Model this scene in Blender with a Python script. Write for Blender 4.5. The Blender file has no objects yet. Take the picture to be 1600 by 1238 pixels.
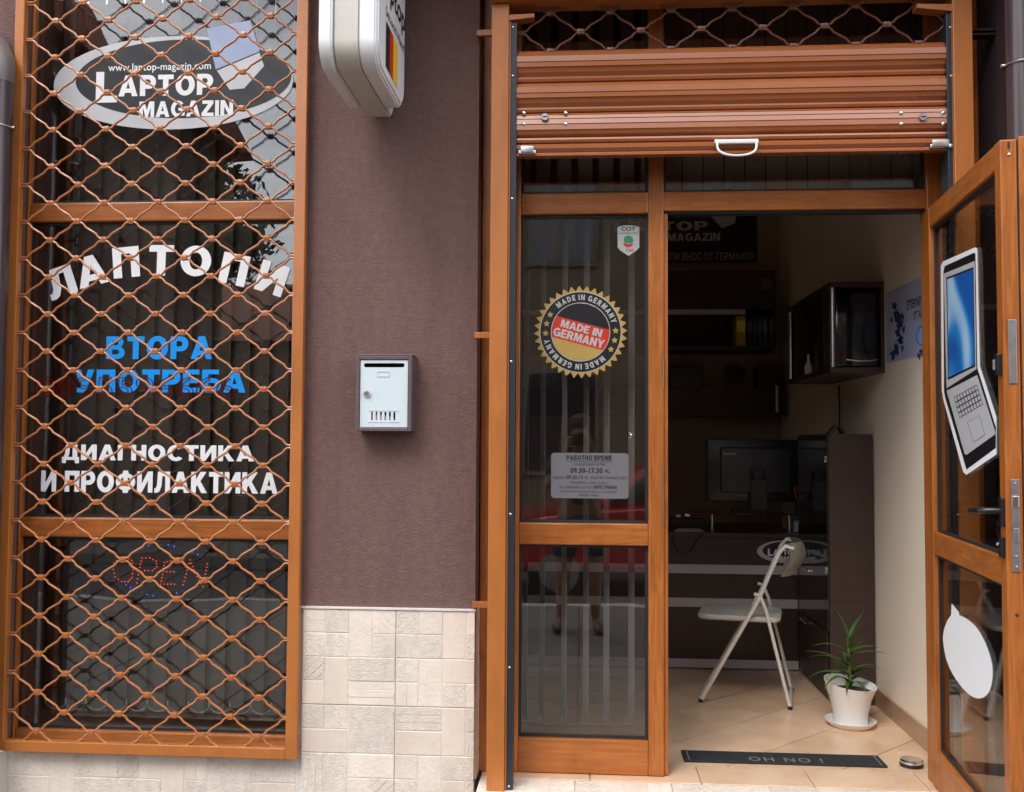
import bpy, bmesh, math, random
from mathutils import Vector, Matrix, noise
random.seed(7)
S = bpy.context.scene
COL = S.collection
R = math.radians

# ------------------------------------------------------------------ camera
F_PX, W_PX, H_PX = 1500.0, 1600.0, 1238.0
CAM = Vector((0.0, -3.5, 1.5))
ya, pa, ra = math.atan(105 / F_PX), math.atan(68 / F_PX), 0.006
fw = Vector((-math.sin(ya) * math.cos(pa), math.cos(ya) * math.cos(pa), math.sin(pa)))
rt = Vector((math.cos(ya), math.sin(ya), 0)); up = rt.cross(fw)
rt, up = rt * math.cos(ra) + up * math.sin(ra), up * math.cos(ra) - rt * math.sin(ra)
M = Matrix((rt, up, -fw)).transposed()
cd = bpy.data.cameras.new('camera'); cam = bpy.data.objects.new('camera_view', cd); COL.objects.link(cam)
cam.matrix_world = Matrix.Translation(CAM) @ M.to_4x4()
cd.sensor_width = 36; cd.lens = F_PX / W_PX * 36; cd.clip_start = 0.02; cd.clip_end = 600
S.camera = cam

# ------------------------------------------------------------------ light
wd = bpy.data.worlds.new('World'); S.world = wd; wd.use_nodes = True
nt = wd.node_tree; nt.nodes.clear()
def N(nt, t, **k):
    n = nt.nodes.new(t)
    for a, b in k.items(): setattr(n, a, b)
    return n
sky = N(nt, 'ShaderNodeTexSky', sky_type='NISHITA', sun_disc=False, sun_elevation=R(52), sun_rotation=R(208), air_density=1.0, dust_density=2.0)
tc = N(nt, 'ShaderNodeTexCoord'); mp = N(nt, 'ShaderNodeMapping'); mp.inputs['Scale'].default_value = (1, 1, 2.2)
cn = N(nt, 'ShaderNodeTexNoise'); cn.inputs['Scale'].default_value = 2.3; cn.inputs['Detail'].default_value = 7; cn.inputs['Roughness'].default_value = .55
cr = N(nt, 'ShaderNodeValToRGB'); cr.color_ramp.elements[0].position = .30; cr.color_ramp.elements[1].position = .56
mx = N(nt, 'ShaderNodeMix', data_type='RGBA'); mx.inputs[7].default_value = (15.6, 16.0, 16.8, 1)
bg = N(nt, 'ShaderNodeBackground'); bg.inputs[1].default_value = 0.13
wo = N(nt, 'ShaderNodeOutputWorld')
L = nt.links.new
L(tc.outputs['Generated'], mp.inputs[0]); L(mp.outputs[0], cn.inputs['Vector']); L(cn.outputs[0], cr.inputs[0])
L(cr.outputs[0], mx.inputs[0]); L(sky.outputs[0], mx.inputs[6]); L(mx.outputs[2], bg.inputs[0]); L(bg.outputs[0], wo.inputs[0])
sd = bpy.data.lights.new('sun', 'SUN'); sd.energy = 1.0; sd.angle = R(22); sd.color = (1, .96, .9)
so = bpy.data.objects.new('sun', sd); COL.objects.link(so)
az, el = R(208), R(52)
sv = Vector((math.sin(az) * math.cos(el), math.cos(az) * math.cos(el), math.sin(el)))
so.rotation_euler = sv.to_track_quat('Z', 'Y').to_euler()
S.view_settings.view_transform = 'Standard'; S.view_settings.look = 'None'; S.view_settings.gamma = 1
S.view_settings.use_curve_mapping = False
S.view_settings.exposure = 0.78
S.render.engine = 'CYCLES'
S.cycles.use_denoising = True; S.cycles.max_bounces = 10; S.cycles.diffuse_bounces = 5
S.cycles.transparent_max_bounces = 24; S.cycles.sample_clamp_indirect = 6; S.cycles.caustics_reflective = False

# ------------------------------------------------------------------ helpers
def ray(px, py):
    d = fw + rt * ((px - W_PX / 2) / F_PX) - up * ((py - H_PX / 2) / F_PX)
    return d
def on(px, py, p0, n):
    d = ray(px, py); t = (Vector(p0) - CAM).dot(n) / d.dot(n)
    return CAM + d * t
def at(px, py, Y):
    p = on(px, py, (0, Y, 0), Vector((0, 1, 0))); return p.x, p.z
def ax(px, Y, py=619): return at(px, py, Y)[0]
def az_(py, Y, px=800): return at(px, py, Y)[1]
WO = {}
def origin(o): return WO.get(o.name, Vector((0, 0, 0)))
def thing(name, label, cat, loc=(0, 0, 0), group=None):
    o = bpy.data.objects.new(name, None); COL.objects.link(o); o.location = loc
    o.empty_display_size = .05
    o['label'] = label; o['category'] = cat
    if group: o['group'] = group
    WO[o.name] = Vector(loc); return o
def struct(name):
    o = bpy.data.objects.new(name, None); COL.objects.link(o); o['kind'] = 'structure'; WO[o.name] = Vector((0, 0, 0)); return o
def mk(name, bm, mat, parent=None, smooth=False, label=None, kind=None):
    me = bpy.data.meshes.new(name)
    if parent:
        bmesh.ops.translate(bm, vec=-origin(parent), verts=bm.verts)
    bm.to_mesh(me); bm.free()
    me.materials.append(mat)
    if smooth:
        for p in me.polygons: p.use_smooth = True
        try: me.set_sharp_from_angle(angle=R(38))
        except Exception: pass
    o = bpy.data.objects.new(name, me); COL.objects.link(o)
    if parent: o.parent = parent; WO[o.name] = origin(parent)
    else: WO[o.name] = Vector((0, 0, 0))
    if label: o['label'] = label
    if kind: o['kind'] = kind
    return o
def tag(o, label, cat, group=None):
    o['label'] = label; o['category'] = cat
    if group: o['group'] = group
    return o
def box(bm, x0, x1, y0, y1, z0, z1, r=0.0, seg=2):
    x0, x1 = sorted((x0, x1)); y0, y1 = sorted((y0, y1)); z0, z1 = sorted((z0, z1))
    v = [bm.verts.new((x, y, z)) for z in (z0, z1) for y in (y0, y1) for x in (x0, x1)]
    f = [bm.faces.new([v[i] for i in q]) for q in ((0, 2, 3, 1), (4, 5, 7, 6), (0, 1, 5, 4), (2, 6, 7, 3), (0, 4, 6, 2), (1, 3, 7, 5))]
    if r > 0:
        e = {ed for ff in f for ed in ff.edges}
        bmesh.ops.bevel(bm, geom=list(e), offset=r, segments=seg, profile=.5, affect='EDGES')
    return bm
def B(*a, **k): return box(bmesh.new(), *a, **k)
def prism(bm, pts, off):
    """polygon pts (3-D) pushed along vector off"""
    off = Vector(off)
    a = [bm.verts.new(p) for p in pts]; b = [bm.verts.new(Vector(p) + off) for p in pts]
    bm.faces.new(a); bm.faces.new(list(reversed(b)))
    n = len(a)
    for i in range(n): bm.faces.new((a[(i + 1) % n], a[i], b[i], b[(i + 1) % n]))
    bmesh.ops.recalc_face_normals(bm, faces=bm.faces)
    return bm
def tube(bm, pts, r, n=8, cap=True):
    pts = [Vector(p) for p in pts]; rings = []
    rs = r if isinstance(r, (list, tuple)) else [r] * len(pts)
    t0 = (pts[1] - pts[0]).normalized()
    ref = Vector((0, 0, 1)) if abs(t0.z) < .9 else Vector((1, 0, 0))
    nrm = t0.cross(ref).normalized()
    for i, p in enumerate(pts):
        t = (pts[min(i + 1, len(pts) - 1)] - pts[max(i - 1, 0)]).normalized()
        nrm = (nrm - t * nrm.dot(t)).normalized(); bn = t.cross(nrm)
        rings.append([bm.verts.new(p + (nrm * math.cos(2 * math.pi * k / n) + bn * math.sin(2 * math.pi * k / n)) * rs[i]) for k in range(n)])
    for a, b in zip(rings, rings[1:]):
        for k in range(n): bm.faces.new((a[k], a[(k + 1) % n], b[(k + 1) % n], b[k]))
    if cap: bm.faces.new(list(reversed(rings[0]))); bm.faces.new(rings[-1])
    bmesh.ops.recalc_face_normals(bm, faces=bm.faces)
    return bm
def lathe(bm, prof, c, n=32, axis='z'):
    rings = []
    for r_, h in prof:
        ring = []
        for k in range(n):
            a = 2 * math.pi * k / n; u, v = r_ * math.cos(a), r_ * math.sin(a)
            p = {'z': (u, v, h), 'y': (u, h, v), 'x': (h, u, v)}[axis]
            ring.append(bm.verts.new(Vector(c) + Vector(p)))
        rings.append(ring)
    for a, b in zip(rings, rings[1:]):
        for k in range(n): bm.faces.new((a[k], a[(k + 1) % n], b[(k + 1) % n], b[k]))
    for rg in (rings[0], rings[-1]): bm.faces.new(rg)
    bmesh.ops.recalc_face_normals(bm, faces=bm.faces)
    return bm
def ball(bm, c, r, sub=1, sc=(1, 1, 1)):
    m = Matrix.Translation(c) @ Matrix.Diagonal((*sc, 1))
    bmesh.ops.create_icosphere(bm, subdivisions=sub, radius=r, matrix=m); return bm

# ------------------------------------------------------------------ materials
def mat(name, col, rough=.5, metal=0, spec=.5, emit=None, es=1, coat=0, var=0, noise_s=None, noise_amt=0, bump=0, bump_s=300, stretch=(1, 1, 1), rand=0, col2=None, dirt=0):
    m = bpy.data.materials.new(name); m.use_nodes = True; t = m.node_tree; b = t.nodes['Principled BSDF']
    b.inputs['Base Color'].default_value = (*col, 1); b.inputs['Roughness'].default_value = rough
    b.inputs['Metallic'].default_value = metal; b.inputs['Specular IOR Level'].default_value = spec
    b.inputs['Coat Weight'].default_value = coat; b.inputs['Coat Roughness'].default_value = .12
    if emit: b.inputs['Emission Color'].default_value = (*emit, 1); b.inputs['Emission Strength'].default_value = es
    co = N(t, 'ShaderNodeTexCoord'); mpn = N(t, 'ShaderNodeMapping'); mpn.inputs['Scale'].default_value = stretch
    t.links.new(co.outputs['Object'], mpn.inputs[0])
    last = None
    if noise_s:
        n1 = N(t, 'ShaderNodeTexNoise'); n1.inputs['Scale'].default_value = noise_s; n1.inputs['Detail'].default_value = 8; n1.inputs['Roughness'].default_value = .6
        t.links.new(mpn.outputs[0], n1.inputs['Vector'])
        if 'wood' in name: n1.inputs['Distortion'].default_value = 1.6
        rp = N(t, 'ShaderNodeValToRGB'); rp.color_ramp.elements[0].position = .33; rp.color_ramp.elements[1].position = .67
        c2 = col2 or tuple(c * (1 - noise_amt) for c in col)
        rp.color_ramp.elements[0].color = (*c2, 1); rp.color_ramp.elements[1].color = (*col, 1)
        t.links.new(n1.outputs[0], rp.inputs[0]); last = rp.outputs[0]
        rr = N(t, 'ShaderNodeMapRange'); rr.inputs[3].default_value = max(0, rough - .07); rr.inputs[4].default_value = min(1, rough + .1)
        t.links.new(n1.outputs[0], rr.inputs[0]); t.links.new(rr.outputs[0], b.inputs['Roughness'])
    if rand:
        oi = N(t, 'ShaderNodeObjectInfo'); hs = N(t, 'ShaderNodeHueSaturation'); mr = N(t, 'ShaderNodeMapRange')
        mr.inputs[3].default_value = 1 - rand; mr.inputs[4].default_value = 1 + rand * .5
        t.links.new(oi.outputs['Random'], mr.inputs[0]); t.links.new(mr.outputs[0], hs.inputs['Value'])
        if last: t.links.new(last, hs.inputs['Color'])
        else: hs.inputs['Color'].default_value = (*col, 1)
        last = hs.outputs[0]
    if dirt:
        ge = N(t, 'ShaderNodeNewGeometry'); dm_ = N(t, 'ShaderNodeMapping'); dm_.inputs['Scale'].default_value = (5, 5, 1.3)
        t.links.new(ge.outputs['Position'], dm_.inputs[0])
        dn = N(t, 'ShaderNodeTexNoise'); dn.inputs['Scale'].default_value = 1.6; dn.inputs['Detail'].default_value = 10; dn.inputs['Roughness'].default_value = .72
        t.links.new(dm_.outputs[0], dn.inputs['Vector'])
        dr_ = N(t, 'ShaderNodeMapRange'); dr_.inputs[1].default_value = .45; dr_.inputs[2].default_value = .72; dr_.inputs[3].default_value = 1; dr_.inputs[4].default_value = 1 - dirt * 1.6
        t.links.new(dn.outputs[0], dr_.inputs[0])
        dh = N(t, 'ShaderNodeHueSaturation'); t.links.new(dr_.outputs[0], dh.inputs['Value'])
        if last: t.links.new(last, dh.inputs['Color'])
        else: dh.inputs['Color'].default_value = (*col, 1)
        last = dh.outputs[0]
        sn = N(t, 'ShaderNodeTexNoise'); sn.inputs['Scale'].default_value = 95; sn.inputs['Detail'].default_value = 3
        t.links.new(ge.outputs['Position'], sn.inputs['Vector'])
        sr = N(t, 'ShaderNodeMapRange'); sr.inputs[1].default_value = .69; sr.inputs[2].default_value = .76; sr.inputs[3].default_value = 1; sr.inputs[4].default_value = .72
        t.links.new(sn.outputs[0], sr.inputs[0]); sh_ = N(t, 'ShaderNodeHueSaturation'); t.links.new(sr.outputs[0], sh_.inputs['Value']); t.links.new(last, sh_.inputs['Color'])
        last = sh_.outputs[0]
    if last: t.links.new(last, b.inputs['Base Color'])
    if bump:
        n2 = N(t, 'ShaderNodeTexNoise'); n2.inputs['Scale'].default_value = bump_s; n2.inputs['Detail'].default_value = 4
        t.links.new(mpn.outputs[0], n2.inputs['Vector'])
        bn = N(t, 'ShaderNodeBump'); bn.inputs['Strength'].default_value = bump; bn.inputs['Distance'].default_value = .004
        t.links.new(n2.outputs[0], bn.inputs['Height']); t.links.new(bn.outputs[0], b.inputs['Normal'])
    return m
def glassmat(name, tint, ior, rough=0.0, film=0.0):
    m = bpy.data.materials.new(name); m.use_nodes = True; t = m.node_tree; t.nodes.clear()
    o = N(t, 'ShaderNodeOutputMaterial'); x = N(t, 'ShaderNodeMixShader'); tr = N(t, 'ShaderNodeBsdfTransparent')
    g = N(t, 'ShaderNodeBsdfGlossy'); g.inputs['Roughness'].default_value = rough
    fr = N(t, 'ShaderNodeFresnel'); fr.inputs['IOR'].default_value = ior
    tr.inputs[0].default_value = (*tint, 1)
    # both faces of the thin pane reflect alike (no refraction inside, so no inner total reflection)
    gm = N(t, 'ShaderNodeNewGeometry'); im = N(t, 'ShaderNodeMix', data_type='FLOAT'); im.inputs[2].default_value = ior; im.inputs[3].default_value = 1 / ior
    t.links.new(gm.outputs['Backfacing'], im.inputs[0]); t.links.new(im.outputs[0], fr.inputs['IOR'])
    # faint waviness of float glass
    nz = N(t, 'ShaderNodeTexNoise'); nz.inputs['Scale'].default_value = 2.2; nz.inputs['Detail'].default_value = 1
    cc = N(t, 'ShaderNodeTexCoord'); t.links.new(cc.outputs['Object'], nz.inputs['Vector'])
    bp = N(t, 'ShaderNodeBump'); bp.inputs['Strength'].default_value = .08; bp.inputs['Distance'].default_value = .02
    t.links.new(nz.outputs[0], bp.inputs['Height']); t.links.new(bp.outputs[0], g.inputs['Normal'])
    t.links.new(fr.outputs[0], x.inputs[0]); t.links.new(tr.outputs[0], x.inputs[1]); t.links.new(g.outputs[0], x.inputs[2]); t.links.new(x.outputs[0], o.inputs[0])
    return m
WOODC, WOODD = (.46, .148, .028), (.29, .082, .014)
M_woodv = mat('wood laminate upright', WOODC, .36, noise_s=5, col2=WOODD, stretch=(9, 9, .7), bump=.10, bump_s=60, coat=.15, dirt=.14)
M_woodh = mat('wood laminate lengthwise', WOODC, .36, noise_s=5, col2=WOODD, stretch=(.7, 9, 9), bump=.10, bump_s=60, coat=.15, dirt=.14)
M_woody = mat('wood laminate leaf', WOODC, .36, noise_s=5, col2=WOODD, stretch=(9, .7, 9), bump=.10, bump_s=60, coat=.15, dirt=.14)
M_orange = mat('orange brown paint', (.46, .152, .032), .36, coat=.35, noise_s=2.2, noise_amt=.14, dirt=.16, bump=.05, bump_s=500)
M_shut = mat('brown enamel slat', (.36, .115, .036), .24, coat=.9, noise_s=2.5, noise_amt=.08, dirt=.05, bump=.02, bump_s=300)
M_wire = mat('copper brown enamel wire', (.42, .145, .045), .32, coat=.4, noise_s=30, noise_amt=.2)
M_gridw = mat('shade darkened grid wire', (.13, .042, .020), .4, coat=.2)  # wire enamel darkened to put the shade over the door into its colour
M_clip = mat('copper brown clip', (.40, .125, .03), .3, coat=.4)
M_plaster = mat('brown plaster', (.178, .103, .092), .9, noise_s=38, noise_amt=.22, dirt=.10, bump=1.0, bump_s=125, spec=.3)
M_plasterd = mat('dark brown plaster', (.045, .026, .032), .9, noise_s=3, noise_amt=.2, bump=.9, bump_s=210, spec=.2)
M_stone = [mat('stone look tile cream', (.79, .70, .60), .62, noise_s=9, dirt=.08, col2=(.70, .61, .52), bump=.5, bump_s=70, rand=.08),
           mat('stone look tile pink', (.76, .65, .55), .6, noise_s=7, dirt=.08, col2=(.69, .58, .49), bump=.3, bump_s=60, rand=.06),
           mat('stone look tile grey', (.75, .665, .575), .7, noise_s=45, dirt=.08, col2=(.63, .555, .48), bump=.8, bump_s=140, rand=.07)]
M_grout = mat('tile grout', (.70, .66, .62), .85, noise_s=30, noise_amt=.15)
M_black = mat('black gasket', (.02, .022, .026), .45)
M_rail = mat('dark guide rail', (.028, .032, .042), .38, metal=.2)
M_chrome = mat('bright metal', (.72, .72, .72), .22, metal=1)
M_steel = mat('brushed steel', (.52, .52, .54), .38, metal=1, noise_s=40, noise_amt=.15)
M_whitep = mat('white paint', (.78, .78, .77), .35, coat=.2, noise_s=12, noise_amt=.06)
M_lightbox = mat('white sign casing', (.80, .81, .82), .32, dirt=.07, noise_s=5, noise_amt=.05, coat=.2)
M_creambox = mat('cream sign band', (.60, .58, .52), .4, noise_s=4, noise_amt=.12)
M_white = mat('white vinyl', (.86, .88, .90), .45)
M_blue = mat('blue vinyl', (.0, .30, .86), .4)
M_bluepale = mat('pale blue vinyl', (.36, .43, .62), .4)
M_blk = mat('black vinyl', (.010, .010, .012), .35)
M_greyv = mat('mid grey vinyl', (.20, .20, .21), .4)
M_silver = mat('silver vinyl', (.55, .56, .58), .35, metal=.1)
M_whited = mat('toned white print', (.42, .42, .41), .5)
M_redl = mat('glowing red outline', (.45, .02, .02), .4, emit=(.5, .01, .01), es=.06)  # faint self-glow added, imitates a red LED number mirrored in the glass
M_gold = mat('gold vinyl', (.46, .30, .08), .4, noise_s=5, noise_amt=.2)
M_red = mat('red vinyl', (.50, .03, .014), .4)
M_yellow = mat('yellow vinyl', (.80, .52, .03), .4)
M_green = mat('green vinyl', (.03, .22, .12), .5)
M_glass = glassmat('window glass', (.84, .84, .82), 1.95)
M_glassd = glassmat('door glass', (.90, .90, .88), 1.5)
M_blind = mat('grey brown blind fabric', (.115, .098, .088), .85, noise_s=40, noise_amt=.12, bump=.2, bump_s=300, stretch=(1, 1, .1), rand=.34)
M_blindl = mat('light grey blind fabric', (.36, .345, .36), .8, noise_s=40, noise_amt=.1)
M_blindt = mat('brown grey blind fabric', (.30, .245, .20), .85, noise_s=40, noise_amt=.12, rand=.15)
M_bead = mat('white bead chain', (.9, .88, .82), .4)
M_roomw = mat('cream wall paint', (.85, .75, .62), .8, noise_s=2, noise_amt=.05, bump=.05, bump_s=120)
M_ftile = mat('sand floor tile', (.76, .55, .38), .30, noise_s=5, col2=(.64, .42, .27), coat=.25, rand=.06, bump=.04, bump_s=20)
M_fgrout = mat('floor grout', (.66, .58, .48), .8)
M_skirt = mat('tan skirting tile', (.42, .27, .18), .35, noise_s=8, noise_amt=.15, coat=.2)
M_dwood = mat('dark wenge board', (.052, .029, .023), .42, noise_s=12, col2=(.034, .018, .015), stretch=(1, 1, 12), coat=.1)
M_dwoodh = mat('dark wenge board lengthwise', (.046, .026, .021), .42, noise_s=12, col2=(.030, .017, .014), stretch=(1, 12, 12), coat=.1)
M_strip = mat('aluminium strip', (.48, .48, .52), .45, metal=.2)
M_plastic = mat('black plastic', (.014, .014, .016), .3)
M_plasticg = mat('charcoal plastic', (.036, .038, .045), .4)
M_pot = mat('white ceramic', (.78, .78, .78), .3, coat=.3)
M_soil = mat('potting soil', (.06, .035, .02), .95, noise_s=60, noise_amt=.5, bump=1, bump_s=120)
M_leaf = mat('green leaf', (.07, .15, .025), .45, noise_s=14, col2=(.03, .09, .015), rand=.2)
M_stem = mat('plant stem', (.10, .13, .03), .6)
M_mat = mat('rubber mat', (.022, .024, .028), .8, noise_s=25, noise_amt=.4, bump=.5, bump_s=300)
M_matt = mat('mat lettering', (.18, .17, .16), .8)
M_pipe = mat('brown drainpipe', (.055, .033, .036), .35, coat=.3, noise_s=3, noise_amt=.15)
M_mailc = mat('brown mailbox shell', (.11, .078, .085), .4, coat=.2, noise_s=10, noise_amt=.08)
M_maild = mat('pale blue grey enamel', (.60, .68, .72), .35, dirt=.05, coat=.2, noise_s=5, noise_amt=.03)
M_paper = mat('white paper', (.8, .8, .78), .8)
M_paperr = mat('red printed paper', (.65, .12, .09), .8)
M_plate = mat('grey film', (.145, .14, .155), .6)
M_txt = mat('dark print', (.012, .011, .014), .6)
M_chair = mat('cream chair enamel', (.74, .72, .67), .35, coat=.2, noise_s=14, noise_amt=.1)
M_seat = mat('worn cream vinyl', (.66, .63, .57), .42, noise_s=8, noise_amt=.35, stretch=(1, 5, 1))
M_ledr = mat('red led', (.5, .03, .01), .4, emit=(1, .10, .03), es=1.1)
M_ledb = mat('blue led', (.02, .03, .5), .4, emit=(.05, .08, 1), es=2.2)
M_ledo = mat('unlit led', (.25, .25, .25), .4)

def pf_y(Y):           # u -> x, v -> z on a plane facing -Y
    return lambda u, v: Vector((u, Y, v))
# text ---------------------------------------------------------------
_tc = {}
def glyph(s, off=0.0, outline=0.0):
    k = (s, off, outline)
    if k in _tc: return _tc[k]
    c = bpy.data.curves.new('tmp', 'FONT'); c.body = s; c.size = 1; c.offset = off; c.resolution_u = 4
    if outline: c.fill_mode = 'NONE'; c.bevel_depth = outline; c.bevel_resolution = 0
    o = bpy.data.objects.new('tmp', c); COL.objects.link(o)
    dg = bpy.context.evaluated_depsgraph_get(); me = bpy.data.meshes.new_from_object(o.evaluated_get(dg))
    vs = [tuple(v.co) for v in me.vertices]; fs = [tuple(p.vertices) for p in me.polygons]
    bpy.data.objects.remove(o); bpy.data.curves.remove(c); bpy.data.meshes.remove(me)
    _tc[k] = (vs, fs); return _tc[k]
def width(s, off=0):
    vs = glyph(s, off)[0]; return (max(v[0] for v in vs) - min(v[0] for v in vs)) if vs else 0
_adv = {}
def advance(ch):
    if ch not in _adv: _adv[ch] = width('H' + ch + 'H') - width('HH')
    return _adv[ch]
def row(s, off=0.0, track=0.0, outline=0.0):
    """letters of a line as [(verts, faces)] with their pen positions, unit size"""
    x = 0; out = []
    for ch in s:
        if ch != ' ':
            vs, fs = glyph(ch, off, outline)
            out.append(([(v[0] + x, v[1]) for v in vs], fs))
        x += advance(ch) + track
    return out
def _arc(cx, cy, rx, ry, a0, a1, n=9):
    return [(cx + rx * math.cos(R(a0 + (a1 - a0) * i / n)), cy + ry * math.sin(R(a0 + (a1 - a0) * i / n))) for i in range(n + 1)]
HEAVY = {
 'П': [[(0, 0), (0, 1), (.8, 1), (.8, 0), (.54, 0), (.54, .78), (.26, .78), (.26, 0)]],
 'Т': [[(0, 1), (.74, 1), (.74, .78), (.5, .78), (.5, 0), (.24, 0), (.24, .78), (0, .78)]],
 'Г': [[(0, 0), (0, 1), (.62, 1), (.62, .78), (.26, .78), (.26, 0)]],
 'И': [[(0, 0), (0, 1), (.25, 1), (.25, .42), (.58, 1), (.84, 1), (.84, 0), (.59, 0), (.59, .58), (.26, 0)]],
 'Н': [[(0, 0), (0, 1), (.26, 1), (.26, .62), (.54, .62), (.54, 1), (.8, 1), (.8, 0), (.54, 0), (.54, .39), (.26, .39), (.26, 0)]],
 'Е': [[(0, 0), (0, 1), (.68, 1), (.68, .79), (.26, .79), (.26, .61), (.63, .61), (.63, .41), (.26, .41), (.26, .21), (.7, .21), (.7, 0)]],
 'Л': [[(0, 0), (0, .2), (.08, .22), (.14, .35), (.18, 1), (.84, 1), (.84, 0), (.58, 0), (.58, .78), (.42, .78), (.38, .3), (.28, .06), (.14, -.01)]],
 'У': [[(0, 1), (.28, 1), (.44, .5), (.57, 1), (.84, 1), (.57, .18), (.47, .03), (.34, -.02), (.12, -.01), (.12, .19), (.24, .18), (.31, .25)]],
 'К': [[(0, 0), (0, 1), (.26, 1), (.26, .63), (.50, 1), (.82, 1), (.50, .56), (.86, 0), (.55, 0), (.34, .38), (.26, .28), (.26, 0)]],
 'А': [[(0, 0), (.33, 1), (.60, 1), (.93, 0), (.66, 0), (.61, .17), (.32, .17), (.27, 0)], [(.38, .37), (.55, .37), (.465, .68)]],
 'Р': [[(0, 0), (0, 1)] + _arc(.44, .67, .33, .33, 90, -90) + [(.26, .34), (.26, 0)], [(.26, .55)] + _arc(.40, .67, .11, .12, -90, 90) + [(.26, .79)]],
 'В': [[(0, 0), (0, 1)] + _arc(.46, .745, .28, .255, 90, -45) + _arc(.48, .28, .33, .28, 60, -90), [(.26, .61)] + _arc(.42, .70, .10, .095, -90, 90) + [(.26, .80)], [(.26, .20)] + _arc(.44, .31, .12, .11, -90, 90) + [(.26, .42)]],
 'Б': [[(0, 0), (0, 1), (.7, 1), (.7, .8), (.26, .8), (.26, .63)] + _arc(.46, .315, .33, .315, 90, -90), [(.26, .2)] + _arc(.42, .315, .12, .11, -90, 90) + [(.26, .425)]],
 'О': [_arc(.46, .5, .46, .52, 0, 345, 23), _arc(.46, .5, .19, .29, 0, 345, 23)],
 'С': [_arc(.46, .5, .46, .52, 40, 320, 20) + _arc(.46, .5, .19, .29, 310, 50, 16)],
 'Д': [[(0, -.2), (0, .2), (.08, .2), (.16, .4), (.2, 1), (.82, 1), (.82, .2), (.92, .2), (.92, -.2), (.7, -.2), (.7, 0), (.22, 0), (.22, -.2)], [(.33, .2), (.56, .2), (.56, .79), (.42, .79), (.40, .45)]],
 'Ф': [[(.40, 1.03), (.66, 1.03)] + _arc(.53, .5, .53, .41, 72, -72, 14) + [(.66, -.03), (.40, -.03)] + _arc(.53, .5, .53, .41, 252, 108, 14), _arc(.40, .5, .15, .2, 90, 270, 8), _arc(.66, .5, .15, .2, -90, 90, 8)],
 'L': [[(0, 0), (0, 1), (.27, 1), (.27, .22), (.72, .22), (.72, 0)]],
 'M': [[(0, 0), (0, 1), (.33, 1), (.5, .45), (.67, 1), (1, 1), (1, 0), (.76, 0), (.76, .62), (.58, 0), (.42, 0), (.24, .62), (.24, 0)]],
 'G': [_arc(.46, .5, .46, .52, 38, 300, 20) + [(.92, .08), (.92, .56), (.50, .56), (.50, .38), (.68, .38), (.66, .24)] + _arc(.46, .5, .20, .30, 290, 50, 14)],
 'Z': [[(0, 0), (0, .2), (.44, .78), (.04, .78), (.04, 1), (.78, 1), (.78, .8), (.34, .22), (.8, .22), (.8, 0)]],
 'I': [[(0, 0), (0, 1), (.26, 1), (.26, 0)]],
 'N': [[(0, 0), (0, 1), (.26, 1), (.59, .42), (.59, 1), (.84, 1), (.84, 0), (.58, 0), (.25, .58), (.25, 0)]],
}
HEAVY['R'] = [[(0, 0), (0, 1)] + _arc(.44, .69, .32, .31, 90, -50) + [(.84, 0), (.54, 0), (.36, .36), (.26, .36), (.26, 0)], [(.26, .56)] + _arc(.40, .68, .11, .12, -90, 90) + [(.26, .80)]]
HEAVY['D'] = [[(0, 0), (0, 1), (.36, 1)] + _arc(.36, .5, .48, .5, 85, -90), [(.26, .22)] + _arc(.36, .5, .22, .28, -85, 85) + [(.26, .78)]]
HEAVY['Y'] = [[(0, 1), (.29, 1), (.45, .62), (.61, 1), (.9, 1), (.58, .4), (.58, 0), (.32, 0), (.32, .4)]]
for a_, b_ in (('E', 'Е'), ('М', 'M'), ('A', 'А'), ('P', 'Р'), ('T', 'Т'), ('O', 'О')): HEAVY[a_] = HEAVY[b_]
_hc = {}
def hglyph(ch):
    if ch in _hc: return _hc[ch]
    c = bpy.data.curves.new('tmp', 'CURVE'); c.dimensions = '2D'; c.fill_mode = 'BOTH'
    for sp_ in HEAVY[ch]:
        sl_ = c.splines.new('POLY'); sl_.points.add(len(sp_) - 1); sl_.use_cyclic_u = True
        for i, (x, y) in enumerate(sp_): sl_.points[i].co = (x, y, 0, 1)
    o = bpy.data.objects.new('tmp', c); COL.objects.link(o)
    dg = bpy.context.evaluated_depsgraph_get(); me = bpy.data.meshes.new_from_object(o.evaluated_get(dg))
    r_ = ([tuple(v.co)[:2] for v in me.vertices], [tuple(p.vertices) for p in me.polygons])
    bpy.data.objects.remove(o); bpy.data.curves.remove(c); bpy.data.meshes.remove(me); _hc[ch] = r_; return r_
def hrow(s, gap=.10):
    x = 0; out = []
    for ch in s:
        if ch == ' ': x += .36; continue
        vs, fs = hglyph(ch); out.append(([(v[0] + x, v[1]) for v in vs], fs)); x += max(v[0] for v in vs) + gap
    return out
def bounds(ls):
    xs = [v[0] for l in ls for v in l[0]]; ys = [v[1] for l in ls for v in l[0]]
    return min(xs), max(xs), min(ys), max(ys)
def fit(ls, u0, u1, v0, v1):
    a, b, c, d = bounds(ls)
    return [([(u0 + (x - a) / (b - a) * (u1 - u0), v0 + (y - c) / (d - c) * (v1 - v0)) for x, y in vs], fs) for vs, fs in ls]
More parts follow.
